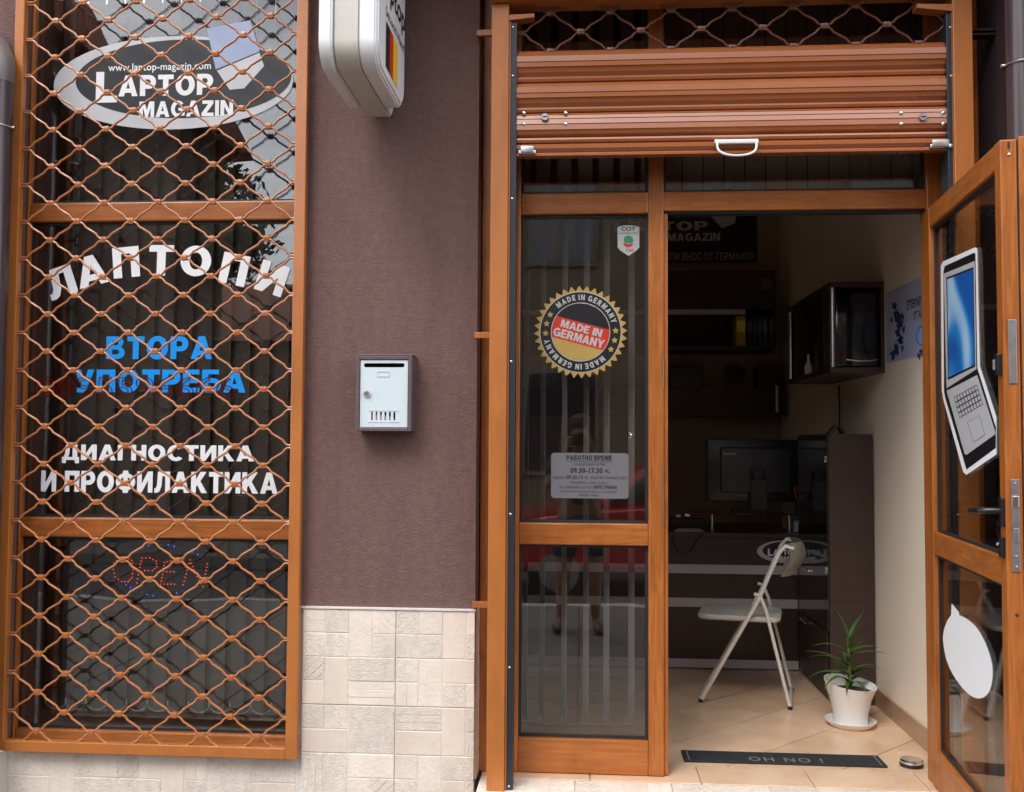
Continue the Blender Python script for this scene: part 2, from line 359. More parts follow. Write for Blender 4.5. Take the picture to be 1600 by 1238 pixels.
def put(ls, pf, mat_, parent, name='letter', joined=False, each=None):
    if joined:
        bm = bmesh.new()
        for vs, fs in ls:
            q = [bm.verts.new(pf(x, y)) for x, y in vs]
            for f in fs:
                try: bm.faces.new([q[i] for i in f])
                except ValueError: pass
        return mk(name, bm, mat_, parent)
    for vs, fs in ls:
        bm = bmesh.new(); q = [bm.verts.new(pf(x, y)) for x, y in vs]
        for f in fs:
            try: bm.faces.new([q[i] for i in f])
            except ValueError: pass
        mk(name, bm, mat_, parent)
def text(s, rect, pf, m, parent, off=.02, track=.02, name='lettering', joined=True, outline=0.0):
    return put(fit(row(s, off, track, outline), *rect), pf, m, parent, name, joined)
def poly(pts, pf, m, parent, name, th=None):
    bm = bmesh.new(); bm.faces.new([bm.verts.new(pf(*p)) for p in pts]); return mk(name, bm, m, parent)
def disc(c, rx, rz, n=64): return [(c[0] + rx * math.cos(2 * math.pi * k / n), c[1] + rz * math.sin(2 * math.pi * k / n)) for k in range(n)]

#==================================================================== SETTING
FZ = 0.27                      # threshold / shop floor height above the pavement
YF = 0.10                      # front of the window and door frames
XL0, XL1 = ax(8, 0), ax(472, 0)      # left window opening
XP1 = ax(745, 0)                     # right edge of the plaster pier
XR = 1.47                            # left face of the right hand pier
# ground
M_pave = mat('paving', (.12, .115, .105), .85, noise_s=6, noise_amt=.25, bump=.4, bump_s=80)
M_asph = mat('asphalt', (.05, .05, .052), .9, noise_s=40, noise_amt=.3, bump=.6, bump_s=200)
g = mk('ground', B(-200, 200, -200, 200, -.3, -.14), M_asph, kind='structure')
pv = mk('pavement', B(-14, 14, -5.0, -.06, -.13, -.004), M_pave, kind='structure')
M_slab = mat('pavement slab', (.135, .122, .11), .8, noise_s=8, noise_amt=.2, rand=.12, bump=.3, bump_s=90)
sl = None
for i in range(-9, 9):
    for j in range(9):
        if sl is None:
            sl = mk('slab', B(-.245, .245, -.245, .245, -.003, .004, r=.003, seg=1), M_slab, pv); o = sl
        else:
            o = sl.copy(); COL.objects.link(o)
        o.location = (i * .5 + .25, -.62 - j * .5, 0)
mk('kerb', B(-14, 14, -5.15, -5.0, -.14, .0, r=.01), mat('kerb stone', (.35, .34, .32), .8, noise_s=20, noise_amt=.2), kind='structure')
mk('far_pavement', B(-30, 30, -9.6, -8.2, -.13, 0), M_pave, kind='structure')

# facade -------------------------------------------------------------
fac = thing('shop_facade', 'brown plastered shopfront wall with a stone look tiled plinth around the window and door', 'wall')
ZS = az_(1180, 0, 240)            # top of the sill under the left window
ZPT = az_(953, -.015, 610)        # top of plinth on the pier
mk('plaster_panel', B(XL1, XP1, 0, .5, ZPT - .3, 3.6), M_plaster, fac)
mk('plaster_panel', B(-4.5, XL0, 0, .5, -.1, 3.6), M_plaster, fac)
mk('plaster_panel', B(-4.5, 3.4, .004, .5, 3.6, 5.6), M_plaster, fac)
mk('plinth_core', B(XL0, XL1, .006, .5, -.1, ZS - .004), M_grout, fac)
mk('plinth_core', B(XL1, XP1 - .002, -.004, .48, -.1, ZPT - .004), M_grout, fac)
mk('plinth_cap', B(XL1, XP1 + .004, -.018, .0, ZPT, ZPT + .006), M_grout, fac)
bal = thing('shade_slab', 'added slab out of view that shades the wire grid and upper wall', 'shade_slab', (1.2, -.3, 3.5))  # unseen slab, added to shade the roller grid and the upper wall
mk('slab', B(-1.1, 4.2, -.50, .0, 3.50, 3.62, r=.01), M_plaster, bal)
pier = thing('side_pier', 'dark brown plastered pier right of the open door', 'wall', (XR, 0, 0))
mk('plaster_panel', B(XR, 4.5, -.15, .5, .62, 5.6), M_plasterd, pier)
mk('plinth_core', B(XR, 4.5, -.155, .49, -.1, .618), M_grout, pier)

# stone look tiles: each tile is a slab that carries raised patches
LA = [(0, 0, 1, 1, 'h2', 0), (1, 0, 1, 1, 'p', 2), (2, 0, 1, 2, 'p', 0), (3, 0, 1, 1, 'b', 0), (0, 1, 2, 1, 'p', 2), (3, 1, 1, 1, 'p', 0),
      (0, 2, 1, 1, 'd', 2), (1, 2, 1, 2, 'p', 1), (2, 2, 2, 1, 'p', 2), (0, 3, 1, 1, 'p', 1), (2, 3, 2, 1, 'h3', 0)]
LB = [(0, 0, 1, 1, 'd', 2), (1, 0, 1, 1, 'p', 0), (2, 0, 1, 2, 'p', 1), (3, 0, 1, 1, 'v2', 0), (0, 1, 2, 1, 'p', 2), (3, 1, 1, 1, 'p', 2), (0, 2, 1, 1, 'p', 2),
      (1, 2, 1, 2, 'p', 0), (2, 2, 2, 1, 'p', 1), (0, 3, 1, 1, 'v2', 0), (2, 3, 1, 1, 'b', 2), (3, 3, 1, 1, 'p', 0)]
LC = [(0, 0, 1, 1, 'p', 2), (1, 0, 1, 1, 'b', 2), (2, 0, 2, 2, 'p', 2), (0, 1, 2, 1, 'p', 1), (0, 2, 1, 2, 'v3', 2), (1, 2, 1, 2, 'p', 2), (2, 2, 2, 1, 'p', 0),
      (2, 3, 1, 1, 'p', 0), (3, 3, 1, 1, 'd', 0)]
LD = [(0, 0, 2, 1, 'h3', 2), (2, 0, 1, 2, 'p', 1), (3, 0, 1, 1, 'p', 2), (0, 1, 2, 1, 'p', 1), (3, 1, 1, 1, 'p', 2), (0, 2, 1, 1, 'p', 0), (1, 2, 1, 2, 'p', 0), (2, 2, 2, 1, 'p', 2),
      (0, 3, 1, 1, 'b', 2), (2, 3, 1, 1, 'p', 1), (3, 3, 1, 1, 'd', 2)]
def clip_poly(pts, x0, x1, y0, y1):
    for ax_, lim, sgn in ((0, x0, 1), (0, x1, -1), (1, y0, 1), (1, y1, -1)):
        out = []
        for i in range(len(pts)):
            a, b = pts[i], pts[(i + 1) % len(pts)]
            da, db = (a[ax_] - lim) * sgn, (b[ax_] - lim) * sgn
            if da >= 0: out.append(a)
            if (da >= 0) != (db >= 0):
                t = da / (da - db); out.append((a[0] + (b[0] - a[0]) * t, a[1] + (b[1] - a[1]) * t))
        pts = out
        if len(pts) < 3: return []
    return pts
def stone_tile(parent, x0, z0, size, lay, clip, P, off, ts=.006, flip=False):
    """x0,z0 lower left corner; P maps (u,v,height) to the world; clip = (u0,u1,v0,v1)"""
    cx0, cx1, cy0, cy1 = max(x0 + .001, clip[0]), min(x0 + size - .001, clip[1]), max(z0 + .001, clip[2]), min(z0 + size - .001, clip[3])
    if cx1 - cx0 < .01 or cy1 - cy0 < .01: return
    bm = bmesh.new()
    prism(bm, [P(u, v, -.010) for u, v in ((cx0, cy0), (cx1, cy0), (cx1, cy1), (cx0, cy1))], P(0, 0, -.0016) - P(0, 0, -.010))
    t = mk('tile', bm, M_stone[0], parent)
    c = size / 4
    for (i, j, w, h, kind, mi) in lay:
        if flip: i = 4 - i - w
        a0, a1 = x0 + i * c + .0022, x0 + (i + w) * c - .0022
        b1, b0 = z0 + size - j * c - .0022, z0 + size - (j + h) * c + .0022
        polys = []
        if kind == 'p': polys = [[(a0, b0), (a1, b0), (a1, b1), (a0, b1)]]
        elif kind[0] == 'h':
            n = int(kind[1]); s = (b1 - b0) / n
            polys = [[(a0, b0 + k * s + .0012), (a1, b0 + k * s + .0012), (a1, b0 + (k + 1) * s - .0012), (a0, b0 + (k + 1) * s - .0012)] for k in range(n)]
        elif kind[0] == 'v':
            n = int(kind[1]); s = (a1 - a0) / n
            polys = [[(a0 + k * s + .0012, b0), (a0 + (k + 1) * s - .0012, b0), (a0 + (k + 1) * s - .0012, b1), (a0 + k * s + .0012, b1)] for k in range(n)]
        else:
            s = (a1 - a0); sg = 1 if kind == 'd' else -1
            for k in range(-2, 3):
                lo, hi = k * s * .42 - s * .17, k * s * .42 + s * .17
                q = [(a0 - .2 * s, lo), (a1 + .2 * s, lo + 1.4 * s), (a1 + .2 * s, hi + 1.4 * s), (a0 - .2 * s, hi)]
                q = [((u if sg > 0 else a0 + a1 - u), v + b0 - .2 * s) for u, v in q]
                q = clip_poly(q, a0, a1, b0, b1)
                if q: polys.append(q)
        bm = bmesh.new(); any_ = False
        for q in polys:
            q = clip_poly(q, cx0, cx1, cy0, cy1)
            if len(q) < 3: continue
            any_ = True; hgt = random.uniform(-.0004, .0010)
            cxm = sum(u for u, v in q) / len(q); cym = sum(v for u, v in q) / len(q)
            base = [P(u, v, -.0016) for u, v in q]
            top = [P(u + (cxm - u) * .02, v + (cym - v) * .02, hgt) for u, v in q]
            vb = [bm.verts.new(p) for p in base]; vt = [bm.verts.new(p) for p in top]
            bm.faces.new(vt)
            for k in range(len(q)): bm.faces.new((vb[k], vb[(k + 1) % len(q)], vt[(k + 1) % len(q)], vt[k]))
        bmesh.ops.recalc_face_normals(bm, faces=bm.faces)
        if any_: mk('patch', bm, M_stone[mi], t)
        else: bm.free()
PW = lambda u, v, h: Vector((u, -.014 - h, v))
TS = .345
XJ = ax(617, -.015, 1100); ZJ = az_(1104, -.015, 617)
lays = [LA, LB, LC, LD]
stone_tile(fac, XJ - TS, ZJ, TS, LA, (XL1 + .001, XP1, 0, ZPT), PW, 0)
stone_tile(fac, XJ, ZJ, TS, LB, (XL1, XP1, 0, ZPT), PW, 0)
stone_tile(fac, XJ - TS, ZJ - TS, TS, LC, (XL1 + .001, XP1, 0, ZPT), PW, 0)
stone_tile(fac, XJ, ZJ - TS, TS, LD, (XL1, XP1, 0, ZPT), PW, 0)
PWs = lambda u, v, h: Vector((u, -.004 - h, v))
for k in range(4):
    u = XL1 - (k + 1) * (TS * .98)
    for r_ in (0, 1):
        stone_tile(fac, u, ZS - (r_ + 1) * TS, TS, lays[(k * 3 + r_ + 2) % 4], (XL0, XL1, 0.0, ZS - .002), PWs, 0, flip=(k % 2 == 0))
# tiles on the return of the pier plinth and on the right pier
PRt = lambda u, v, h: Vector((XP1 - .004 + h + .010, u, v))
for r_ in (0, 1): stone_tile(fac, .02, ZJ - r_ * TS, TS, lays[r_ + 1], (-.004, .36, FZ, ZPT), PRt, 0)
PRp = lambda u, v, h: Vector((u, -.165 - h, v))
for k in range(3):
    for r_ in (0, 1): stone_tile(pier, XR + k * TS, .62 - (r_ + 1) * TS, TS, lays[(k + r_) % 4], (XR, 3, 0, .62), PRp, 0)
PRq = lambda u, v, h: Vector((XR - .010 - h, u, v))
stone_tile(pier, -.14, .62 - TS, TS, LC, (-.155, .09, FZ, .62), PRq, 0)

# entrance step
step = struct('entrance_step')
YS = -.24
mk('step_core', B(XP1 + .016, XR - .022, YS + .012, YF + .12, -.1, FZ - .012), M_grout, step)
PS = lambda u, v, h: Vector((u, v, FZ - .002 + h))
u = XP1 + .018; k = 0
while u < XR:
    stone_tile(step, u, .045 - TS, TS, lays[k % 4], (XP1 + .016, XR - .024, YS, .045), PS, 0); u += TS; k += 1
PSr = lambda u, v, h: Vector((u, YS - h, v))
u = XP1 + .018; k = 1
while u < XR:
    stone_tile(step, u, FZ - .008 - TS, TS, lays[k % 4], (XP1 + .016, XR - .024, 0.0, FZ - .008), PSr, 0); u += TS; k += 1
u = XP1 + .018; k = 0
while u < XR - .05:
    e = min(u + .40, XR - .024)
    mk('threshold_tile', B(u + .0015, e - .0015, .047, YF + .14, FZ - .012, FZ, r=.0015, seg=1), M_ftile, step); u += .40

# ------------------------------------------------------------ shop interior
RX0, RX1, RY1, RZ1 = -1.25, 1.395, 3.25, 3.35
YI = YF + .07
fl = struct('shop_floor')
mk('screed', B(RX0, RX1, YI, RY1, FZ - .05, FZ - .010), M_fgrout, fl)
D = .43; h = D / 2 - .003
for i in range(-14, 14):
    for j in range(-14, 18):
        cx, cy = .84 + (i + j) * D / 2, .95 + (i - j) * D / 2 + D / 2
        q = clip_poly([(cx - h, cy), (cx, cy - h), (cx + h, cy), (cx, cy + h)], RX0, RX1, YF + .145, RY1)
        if len(q) >= 3:
            mk('floor_tile', prism(bmesh.new(), [(a, b, FZ - .012) for a, b in q], (0, 0, .012)), M_ftile, fl)
rw = thing('shop_side_wall', 'cream painted wall inside the shop right of the doorway', 'wall', (RX1, 1, FZ))
mk('wall_face', B(RX1, RX1 + .1, YI + .06, RY1, FZ - .05, RZ1), M_roomw, rw)
y_ = YI + .06
while y_ < RY1:
    mk('skirting_tile', B(RX1 - .011, RX1, y_ + .001, min(y_ + .33, RY1) - .001, FZ, FZ + .085, r=.002, seg=1), M_skirt, rw); y_ += .33
o = mk('shop_back_wall', B(RX0, RX1, RY1, RY1 + .1, FZ - .05, RZ1), mat('shade dimmed cream paint', (.42, .34, .26), .8, noise_s=2, noise_amt=.06)); tag(o, 'dim cream wall at the back of the shop behind the desk', 'wall')  # cream paint darkened, the dimness deep in the shop is in the colour
o = mk('shop_left_wall', B(RX0 - .1, RX0, YI + .4, RY1, FZ - .05, RZ1), M_roomw); tag(o, 'unlit cream wall at the left end of the shop', 'wall')
mk('ceiling', B(RX0, RX1, YI, RY1, RZ1, RZ1 + .1), M_roomw, kind='structure')
# room behind the left window
o = mk('display_room_wall', B(-3.4, RX0 - .1, 1.6, 1.7, -.1, 3.5), M_roomw); tag(o, 'dark rear wall of the room behind the grilled window', 'wall')
o = mk('display_side_wall', B(-3.5, -3.4, .5, 1.7, -.1, 3.5), M_roomw); tag(o, 'side wall of the room behind the grilled window', 'wall')
o = mk('display_floor', B(-3.4, RX0 - .1, .5, 1.6, -.1, .2), M_fgrout, kind='structure')
o = mk('display_ceiling', B(-3.4, RX0 - .1, .5, 1.6, 3.3, 3.4), M_roomw, kind='structure')

#==================================================================== LEFT WINDOW
win = thing('shop_window', 'tall wood frame shop window of three panes behind the security grille', 'window', ((XL0 + XL1) / 2, YF, ZS))
wx0, wx1 = XL0, XL1
ZT = 3.55
fx0, fx1 = ax(38, YF), ax(458, YF)
zr = [az_(330, YF, 250), az_(826, YF, 250), az_(1145, YF, 250)]        # rails: centre heights (top, mid) and glass bottom
rh = .038
mk('frame_stile', B(wx0 + .001, fx0, YF, YF + .07, ZS, ZT, r=.006), M_woodv, win)
mk('frame_stile', B(fx1, wx1 - .001, YF, YF + .07, ZS, ZT, r=.006), M_woodv, win)
mk('frame_rail', B(fx0, fx1, YF + .002, YF + .068, zr[0] - rh, zr[0] + rh, r=.006), M_woodh, win)
mk('frame_rail', B(fx0, fx1, YF + .002, YF + .068, zr[1] - rh, zr[1] + rh, r=.006), M_woodh, win)
mk('frame_rail', B(fx0, fx1, YF + .002, YF + .068, ZS + .001, zr[2], r=.006), M_woodh, win)
mk('frame_rail', B(fx0, fx1, YF + .002, YF + .068, ZT - .07, ZT, r=.006), M_woodh, win)
YG = YF + .030
panes = [(zr[0] + rh, ZT - .07), (zr[1] + rh, zr[0] - rh), (zr[2], zr[1] - rh)]
def gasket(parent, x0, x1, z0, z1, y, w=.009):
    bm = bmesh.new()
    box(bm, x0, x0 + w, y - .006, y, z0, z1); box(bm, x1 - w, x1, y - .006, y, z0, z1)
    box(bm, x0 + w, x1 - w, y - .006, y, z0, z0 + w); box(bm, x0 + w, x1 - w, y - .006, y, z1 - w, z1)
    mk('gasket', bm, M_black, parent)
for a, b in panes:
    mk('pane', B(fx0, fx1, YG, YG + .006, a, b), M_glass, win)
    gasket(win, fx0 + .0005, fx1 - .0005, a + .0005, b - .0005, YG - .001)
YV = YG - .0025      # vinyl on the outer face of the glass
P1 = pf_y(YV)
def rect(px0, px1, py0, py1, Y):      # pixel box -> world rectangle on plane Y
    xm, zm = (px0 + px1) / 2, (py0 + py1) / 2
    return at(px0, zm, Y)[0], at(px1, zm, Y)[0], at(xm, py1, Y)[1], at(xm, py0, Y)[1]
# oval logo
def oval_logo(parent, P, cx, cz, s, dy, full=True):
    """s = half width; P(u,v,layer)"""
    poly(disc((cx, cz), s, s * .385, 72), lambda u, v: P(u, v, 0), M_silver, parent, 'oval_edge')
    poly(disc((cx + s * .085, cz + s * .03), s * .90, s * .325, 72), lambda u, v: P(u, v, 1), M_blk, parent, 'oval_field')
    if full:
        text('www.laptop-magazin.com', (cx - s * .54, cx + s * .32, cz + s * .085, cz + s * .165), lambda u, v: P(u, v, 3), M_white, parent, off=.012, name='web_address')
    ls = hrow('LAPTOP'); put(fit(ls[:1], cx - s * .64, cx - s * .46, cz - s * .155, cz + s * .10), lambda u, v: P(u, v, 3), M_white, parent)
    put(fit(ls[1:], cx - s * .45, cx + s * .34, cz - s * .11, cz + s * .07), lambda u, v: P(u, v, 3), M_white, parent)
    put(fit(hrow('MAGAZIN'), cx - s * .27, cx + s * .51, cz - s * .285, cz - s * .15), lambda u, v: P(u, v, 3), M_white, parent)
    q = [(.28, .44), (.64, .50), (.72, .24), (.36, .10)]
    poly([(cx + a * s, cz + b * s) for a, b in q], lambda u, v: P(u, v, 4), M_bluepale, parent, 'laptop_lid')
    q = [(.37, .09), (.72, .23), (.76, .12), (.60, -.06), (.48, -.07)]
    poly([(cx + a * s, cz + b * s) for a, b in q], lambda u, v: P(u, v, 4), M_greyv if False else M_silver, parent, 'laptop_base')
lx0, lx1, lz0, lz1 = rect(84, 458, 56, 203, YV)
lg = thing('oval_logo_sticker', 'grey and black oval logo sticker with white lettering in the top pane behind the grille', 'sticker', ((lx0 + lx1) / 2, YV, lz0))
oval_logo(lg, lambda u, v, k: Vector((u, YV - .0004 * k, v)), (lx0 + lx1) / 2, (lz0 + lz1) / 2, (lx1 - lx0) / 2, 0)
# arched word
arch = thing('arched_lettering', 'white arched word of big Cyrillic letters in the middle window pane', 'lettering', (ax(255, YV), YV, az_(430, YV, 255)))
ls = hrow('ЛАПТОПИ')
pxs = [(95, 441, -19), (143, 423, -14), (197, 410, -5), (252, 407, 1), (306, 408, 3), (366, 421, 12), (425, 435, 18)]
for (vs, fs), (px, py, ang) in zip(ls, pxs):
    a, b, c_, d = bounds([(vs, fs)]); X, Z = at(px, py, YV)
    hh = .057; ww = hh * .95 if True else 0
    sx = .112 / .8; hw = (b - a) / 2 * .134
    t_ = R(-ang)
    out = []
    for x, y in vs:
        u = (x - (a + b) / 2) / ((b - a) / 2) * hw; v = (y - (c_ + d) / 2) / ((d - c_) / 2) * (hh * 1.06)
        out.append((X + u * math.cos(t_) - v * math.sin(t_), Z + u * math.sin(t_) + v * math.cos(t_)))
    put([(out, fs)], P1, M_white, arch)
for s_, r4, lab, m_ in (('ВТОРА', (166, 332, 525, 562), 'blue upper word of the two blue words in the middle pane', M_blue),
                        ('УПОТРЕБА', (116, 384, 577, 614), 'blue longer word crossed by a thin red number in the middle pane', M_blue),
                        ('ДИАГНОСТИКА', (97, 397, 695, 725), 'white upper word of the two white lines near the bottom of the middle pane', M_white),
                        ('И ПРОФИЛАКТИКА', (64, 434, 736, 771), 'white lowest line of words just above the lower window rail', M_white)):
    rc = rect(*r4, YV)
    w = thing('window_lettering', lab, 'lettering', ((rc[0] + rc[1]) / 2, YV, rc[2]))
    put(fit(hrow(s_), *rc), P1, m_, w)
rc = rect(57, 366, 589, 621, YV)
w = thing('red_number', 'thin red outlined telephone number across the lower blue word', 'lettering', ((rc[0] + rc[1]) / 2, YV, rc[2]))
put(fit(row('0895596666', 0, .0, outline=.012), *rc), lambda u, v: Vector((u, YV - .002, v)), M_redl, w, 'digit')

# vertical blinds behind the left window
bl = thing('vertical_blind', 'closed grey brown vertical blind with a bead chain behind the grilled window', 'blind', ((fx0 + fx1) / 2, .3, ZS))
YB = .30
x = fx0 - .02; k = 0
while x < fx1 + .05:
    zb = zr[2] + .02
    tilt = .030 if k > 1 else .06
    wv = .088 if k > 1 else .045
    bm = bmesh.new()
    prism(bm, [(x, YB + tilt * .5, zb), (x + wv, YB - tilt * .5, zb), (x + wv, YB - tilt * .5, 3.4), (x, YB + tilt * .5, 3.4)], (0, .0015, 0))
    mk('slat', bm, M_blind, bl); x += .080 if k > 1 else .062; k += 1
def chain(parent, x0, x1, n, y, z, sag, k_=1.0):
    bm = bmesh.new()
    for i in range(n):
        a = x0 + (x1 - x0) * i / n; b = x0 + (x1 - x0) * (i + 1) / n
        for q in range(13):
            t = q / 12; ball(bm, (a + (b - a) * t, y, z - sag * 4 * t * (1 - t)), .0026 * k_, 0)
    for i in range(n + 1):
        a = x0 + (x1 - x0) * i / n
        for q in range(3): ball(bm, (a, y - .002, z + .006 + q * .006), .0030 * k_, 0)
    mk('bead_chain', bm, M_bead, parent, kind='stuff')
chain(bl, fx0 + .03, fx1 - .03, 12, YB - .04, zr[2] + .055, .022)

# LED sign
led = thing('led_open_sign', 'small dotted red and blue light sign reading OPEN behind the lower window pane', 'sign', (ax(250, .2), .2, az_(900, .2, 250)))
YLd = .205
led_me = {}
def bulb(px, py, m_):
    X, Z = at(px, py, YLd)
    if m_.name not in led_me:
        o = mk('bulb', ball(bmesh.new(), led.location, .0028, 1), m_, led); led_me[m_.name] = o
    else: o = led_me[m_.name].copy(); COL.objects.link(o)
    o.location = Vector((X, YLd, Z)) - led.location
def dots(pts, step, m_):
    for a, b in zip(pts, pts[1:]):
        n = max(1, round(math.hypot(b[0] - a[0], b[1] - a[1]) / step))
        for i in range(n): bulb(a[0] + (b[0] - a[0]) * i / n, a[1] + (b[1] - a[1]) * i / n, m_)
dots([(178, 880), (186, 872), (197, 870), (206, 876), (208, 890), (206, 903), (200, 909), (190, 909), (180, 902), (177, 890), (178, 880)], 5.4, M_ledr)
dots([(214, 911), (217, 892), (222, 872), (234, 872), (244, 877), (245, 886), (238, 892), (220, 892)], 5.6, M_ledr)
dots([(286, 875), (272, 875), (257, 879), (255, 893), (277, 894)], 5.6, M_ledr); dots([(255, 893), (251, 913), (278, 913)], 5.6, M_ledr)
dots([(286, 914), (291, 897), (297, 875), (305, 896), (317, 917), (321, 897), (325, 876)], 6.0, M_ledr)
for q in ((222, 855), (232, 853), (263, 852), (272, 854), (300, 863), (309, 867), (197, 914), (204, 918), (230, 929), (239, 931), (276, 927)): bulb(*q, M_ledb)
for q in ((210, 860), (252, 851), (285, 857), (318, 873), (213, 922), (221, 926), (250, 932), (285, 924), (183, 868)): bulb(*q, M_ledo)
mk('backing', B(ax(170, .21), ax(332, .21), .214, .22, az_(936, .21, 250), az_(846, .21, 250), r=.002), mat('clear dark acrylic', (.05, .047, .046), .35), led)

# ------------------------------------------------------------ security grille
YGR = -.035
gx0, gx1 = ax(10, YGR), ax(463, YGR, 500)
gz0 = az_(1178, YGR, 250)
gr = thing('security_grille', 'copper brown wavy wire security grille in an orange frame over the left window', 'grille', ((gx0 + gx1) / 2, YGR, gz0))
fwid = .043
mk('frame_bar', B(gx0 - .002, gx0 + fwid * .8, YGR - .014, YGR + .016, gz0, 3.6, r=.003), M_orange, gr)
mk('frame_bar', B(gx1 - .012, gx1 - .012 + fwid, YGR - .014, YGR + .016, gz0 - .004, 3.6, r=.003), M_orange, gr)
mk('frame_bar', B(gx0 + fwid * .8, gx1 - .012, YGR - .014, YGR + .016, gz0 - .004, gz0 + .036, r=.003), M_orange, gr)
HP = (ax(456, YGR) - ax(30, YGR)) / 10.0      # half period
nx0 = ax(30, YGR)
SP = .0702; RW = .0042; AM = SP / 2 - RW * 1.05
HALF = [(0, -1), (.13, -1), (.22, -.78), (.31, -.38), (.42, -.17), (.58, .17), (.69, .38), (.78, .78), (.87, 1)]
def wave_wire(parent, x0, n, hp, zc, sg, am, y, r, xa, xb, zmin=None, name='wire', m_=None):
    pts = [(xa, zc - sg * am)]
    for k in range(n):
        for t, hh in HALF:
            s_ = hh * (1 if k % 2 == 0 else -1) * sg
            px = x0 + (k + t) * hp
            if xa < px < xb: pts.append((px, zc + s_ * am))
    pts.append((xb, pts[-1][1] if n % 2 else zc - sg * am))
    pts = [p for p in pts]
    ph_ = random.uniform(0, 6); P_ = [Vector((p[0] + .0012 * math.sin(p[0] * 23 + ph_), y + random.uniform(-.0004, .0004) + .0015 * math.sin(p[0] * 9 + ph_), p[1] + .0009 * math.sin(p[0] * 31 + ph_ * 2))) for p in pts]
    if zmin is not None:
        P_ = [Vector((p.x, p.y, max(p.z, zmin))) for p in P_]
    mk(name, tube(bmesh.new(), P_, r, 7), m_ or M_wire, parent, smooth=True)
def clip_bm(x, z, y, w=.022, hgt=.021):
    bm = bmesh.new(); box(bm, x - w / 2, x + w / 2, y - .0075, y + .0065, z - hgt / 2, z + hgt / 2, r=.0022)
    box(bm, x - w / 2 + .003, x + w / 2 - .003, y - .009, y - .0074, z - .0012, z + .0012)
    return bm
# anchor: pair (node) row at left edge around py=584 -> z
zanchor = az_(578, YGR, 30) - .001
wires = []
i0 = -int((zanchor - gz0) / SP) - 1
base_clip = None
for i in range(i0, 40):
    zc = zanchor + (i + .5) * SP
    if zc - AM > 3.55 or zc + AM < gz0 + .03: continue
    sg = 1 if i % 2 == 0 else -1          # sg=1: starts low at left
    wave_wire(gr, nx0, 10, HP, zc, sg, AM, YGR, RW, gx0 + fwid * .8, gx1 - .012, zmin=gz0 + .030)
for i in range(i0, 40):
    z = zanchor + i * SP
    if z < gz0 + .045 or z > 3.5: continue
    for k in range(1, 10):
        if (k % 2 == 0) == (i % 2 == 0):
            if base_clip is None:
                base_clip = mk('clip', clip_bm(gr.location.x, gr.location.z, YGR), M_clip, gr, smooth=True); o = base_clip
            else: o = base_clip.copy(); COL.objects.link(o)
            o.location = (nx0 + k * HP - gr.location.x, 0, z - gr.location.z); o.rotation_euler = (random.uniform(-.06, .06), random.uniform(-.05, .05), random.uniform(-.08, .08))

#==================================================================== ENTRANCE FRAME
X_l, X_m0, X_m1, X_r = ax(752, YF), ax(1013, YF), ax(1045, YF), ax(1452, YF)
Z_b, Z_gl = FZ + .002, az_(1156, YF, 900)
Z_m0, Z_m1 = az_(852, YF, 900), az_(818, YF, 900)
Z_t0, Z_t1 = az_(334, YF, 920), az_(301, YF, 920)
Z_top = 3.45
ent = thing('entrance_frame', 'wood laminate entrance frame with fixed glass side panel and transom panes', 'door frame', ((X_l + X_r) / 2, YF, FZ))
d0, d1 = YF, YF + .07
mk('jamb', B(XP1 + .004, ax(812, YF), d0, d1, Z_b, Z_top, r=.004), M_woodv, ent)
mk('mullion', B(X_m0, X_m1 - .018, d0, d1, Z_b, Z_top, r=.004), M_woodv, ent)
mk('mullion_rebate', B(X_m1 - .0178, X_m1 - .002, d0 + .012, d1 - .001, Z_b, Z_t0 - .001, r=.002), M_woodv, ent)
mk('jamb', B(X_r, XR - .002, d0 + .002, d1 - .001, Z_b, Z_top, r=.004), M_woodv, ent)
xl = ax(812, YF)
mk('bottom_rail', B(xl, X_m0, d0 + .002, d1, Z_b, Z_gl, r=.004), M_woodh, ent)
mk('middle_rail', B(xl, X_m0, d0 + .002, d1, Z_m0, Z_m1, r=.004), M_woodh, ent)
mk('transom_rail', B(xl, X_m0, d0 + .002, d1, Z_t0, Z_t1, r=.004), M_woodh, ent)
mk('transom_rail', B(X_m1 - .018, X_r, d0 + .002, d1, Z_t0 + .008, Z_t1, r=.004), M_woodh, ent)
mk('lintel_seal', B(X_m1 - .0, X_r, d0 + .02, d1 - .002, Z_t0, Z_t0 + .007), M_black, ent)
mk('head_rail', B(XP1 + .004, XR - .002, d0 + .001, d1 + .001, Z_top, Z_top + .08, r=.004), M_woodh, ent)
yg = YF + .03
for (a, b, c_, d_) in ((xl, X_m0, Z_gl, Z_m0), (xl, X_m0, Z_m1, Z_t0), (xl, X_m0, Z_t1, Z_top), (X_m1 - .018, X_r, Z_t1, Z_top)):
    mk('pane', B(a, b, yg, yg + .006, c_, d_), M_glass, ent)
    gasket(ent, a + .0005, b - .0005, c_ + .0005, d_ - .0005, yg - .001, .010)
mk('hinge_line', B(X_m1 - .021, X_m1 - .0185, d0 - .002, d0 + .0, az_(607, YF, 1040), az_(552, YF, 1040)), M_steel, ent)
mk('hinge_line', B(X_m1 - .021, X_m1 - .0185, d0 - .002, d0 + .0, az_(820, YF, 1040), az_(730, YF, 1040)), M_steel, ent)
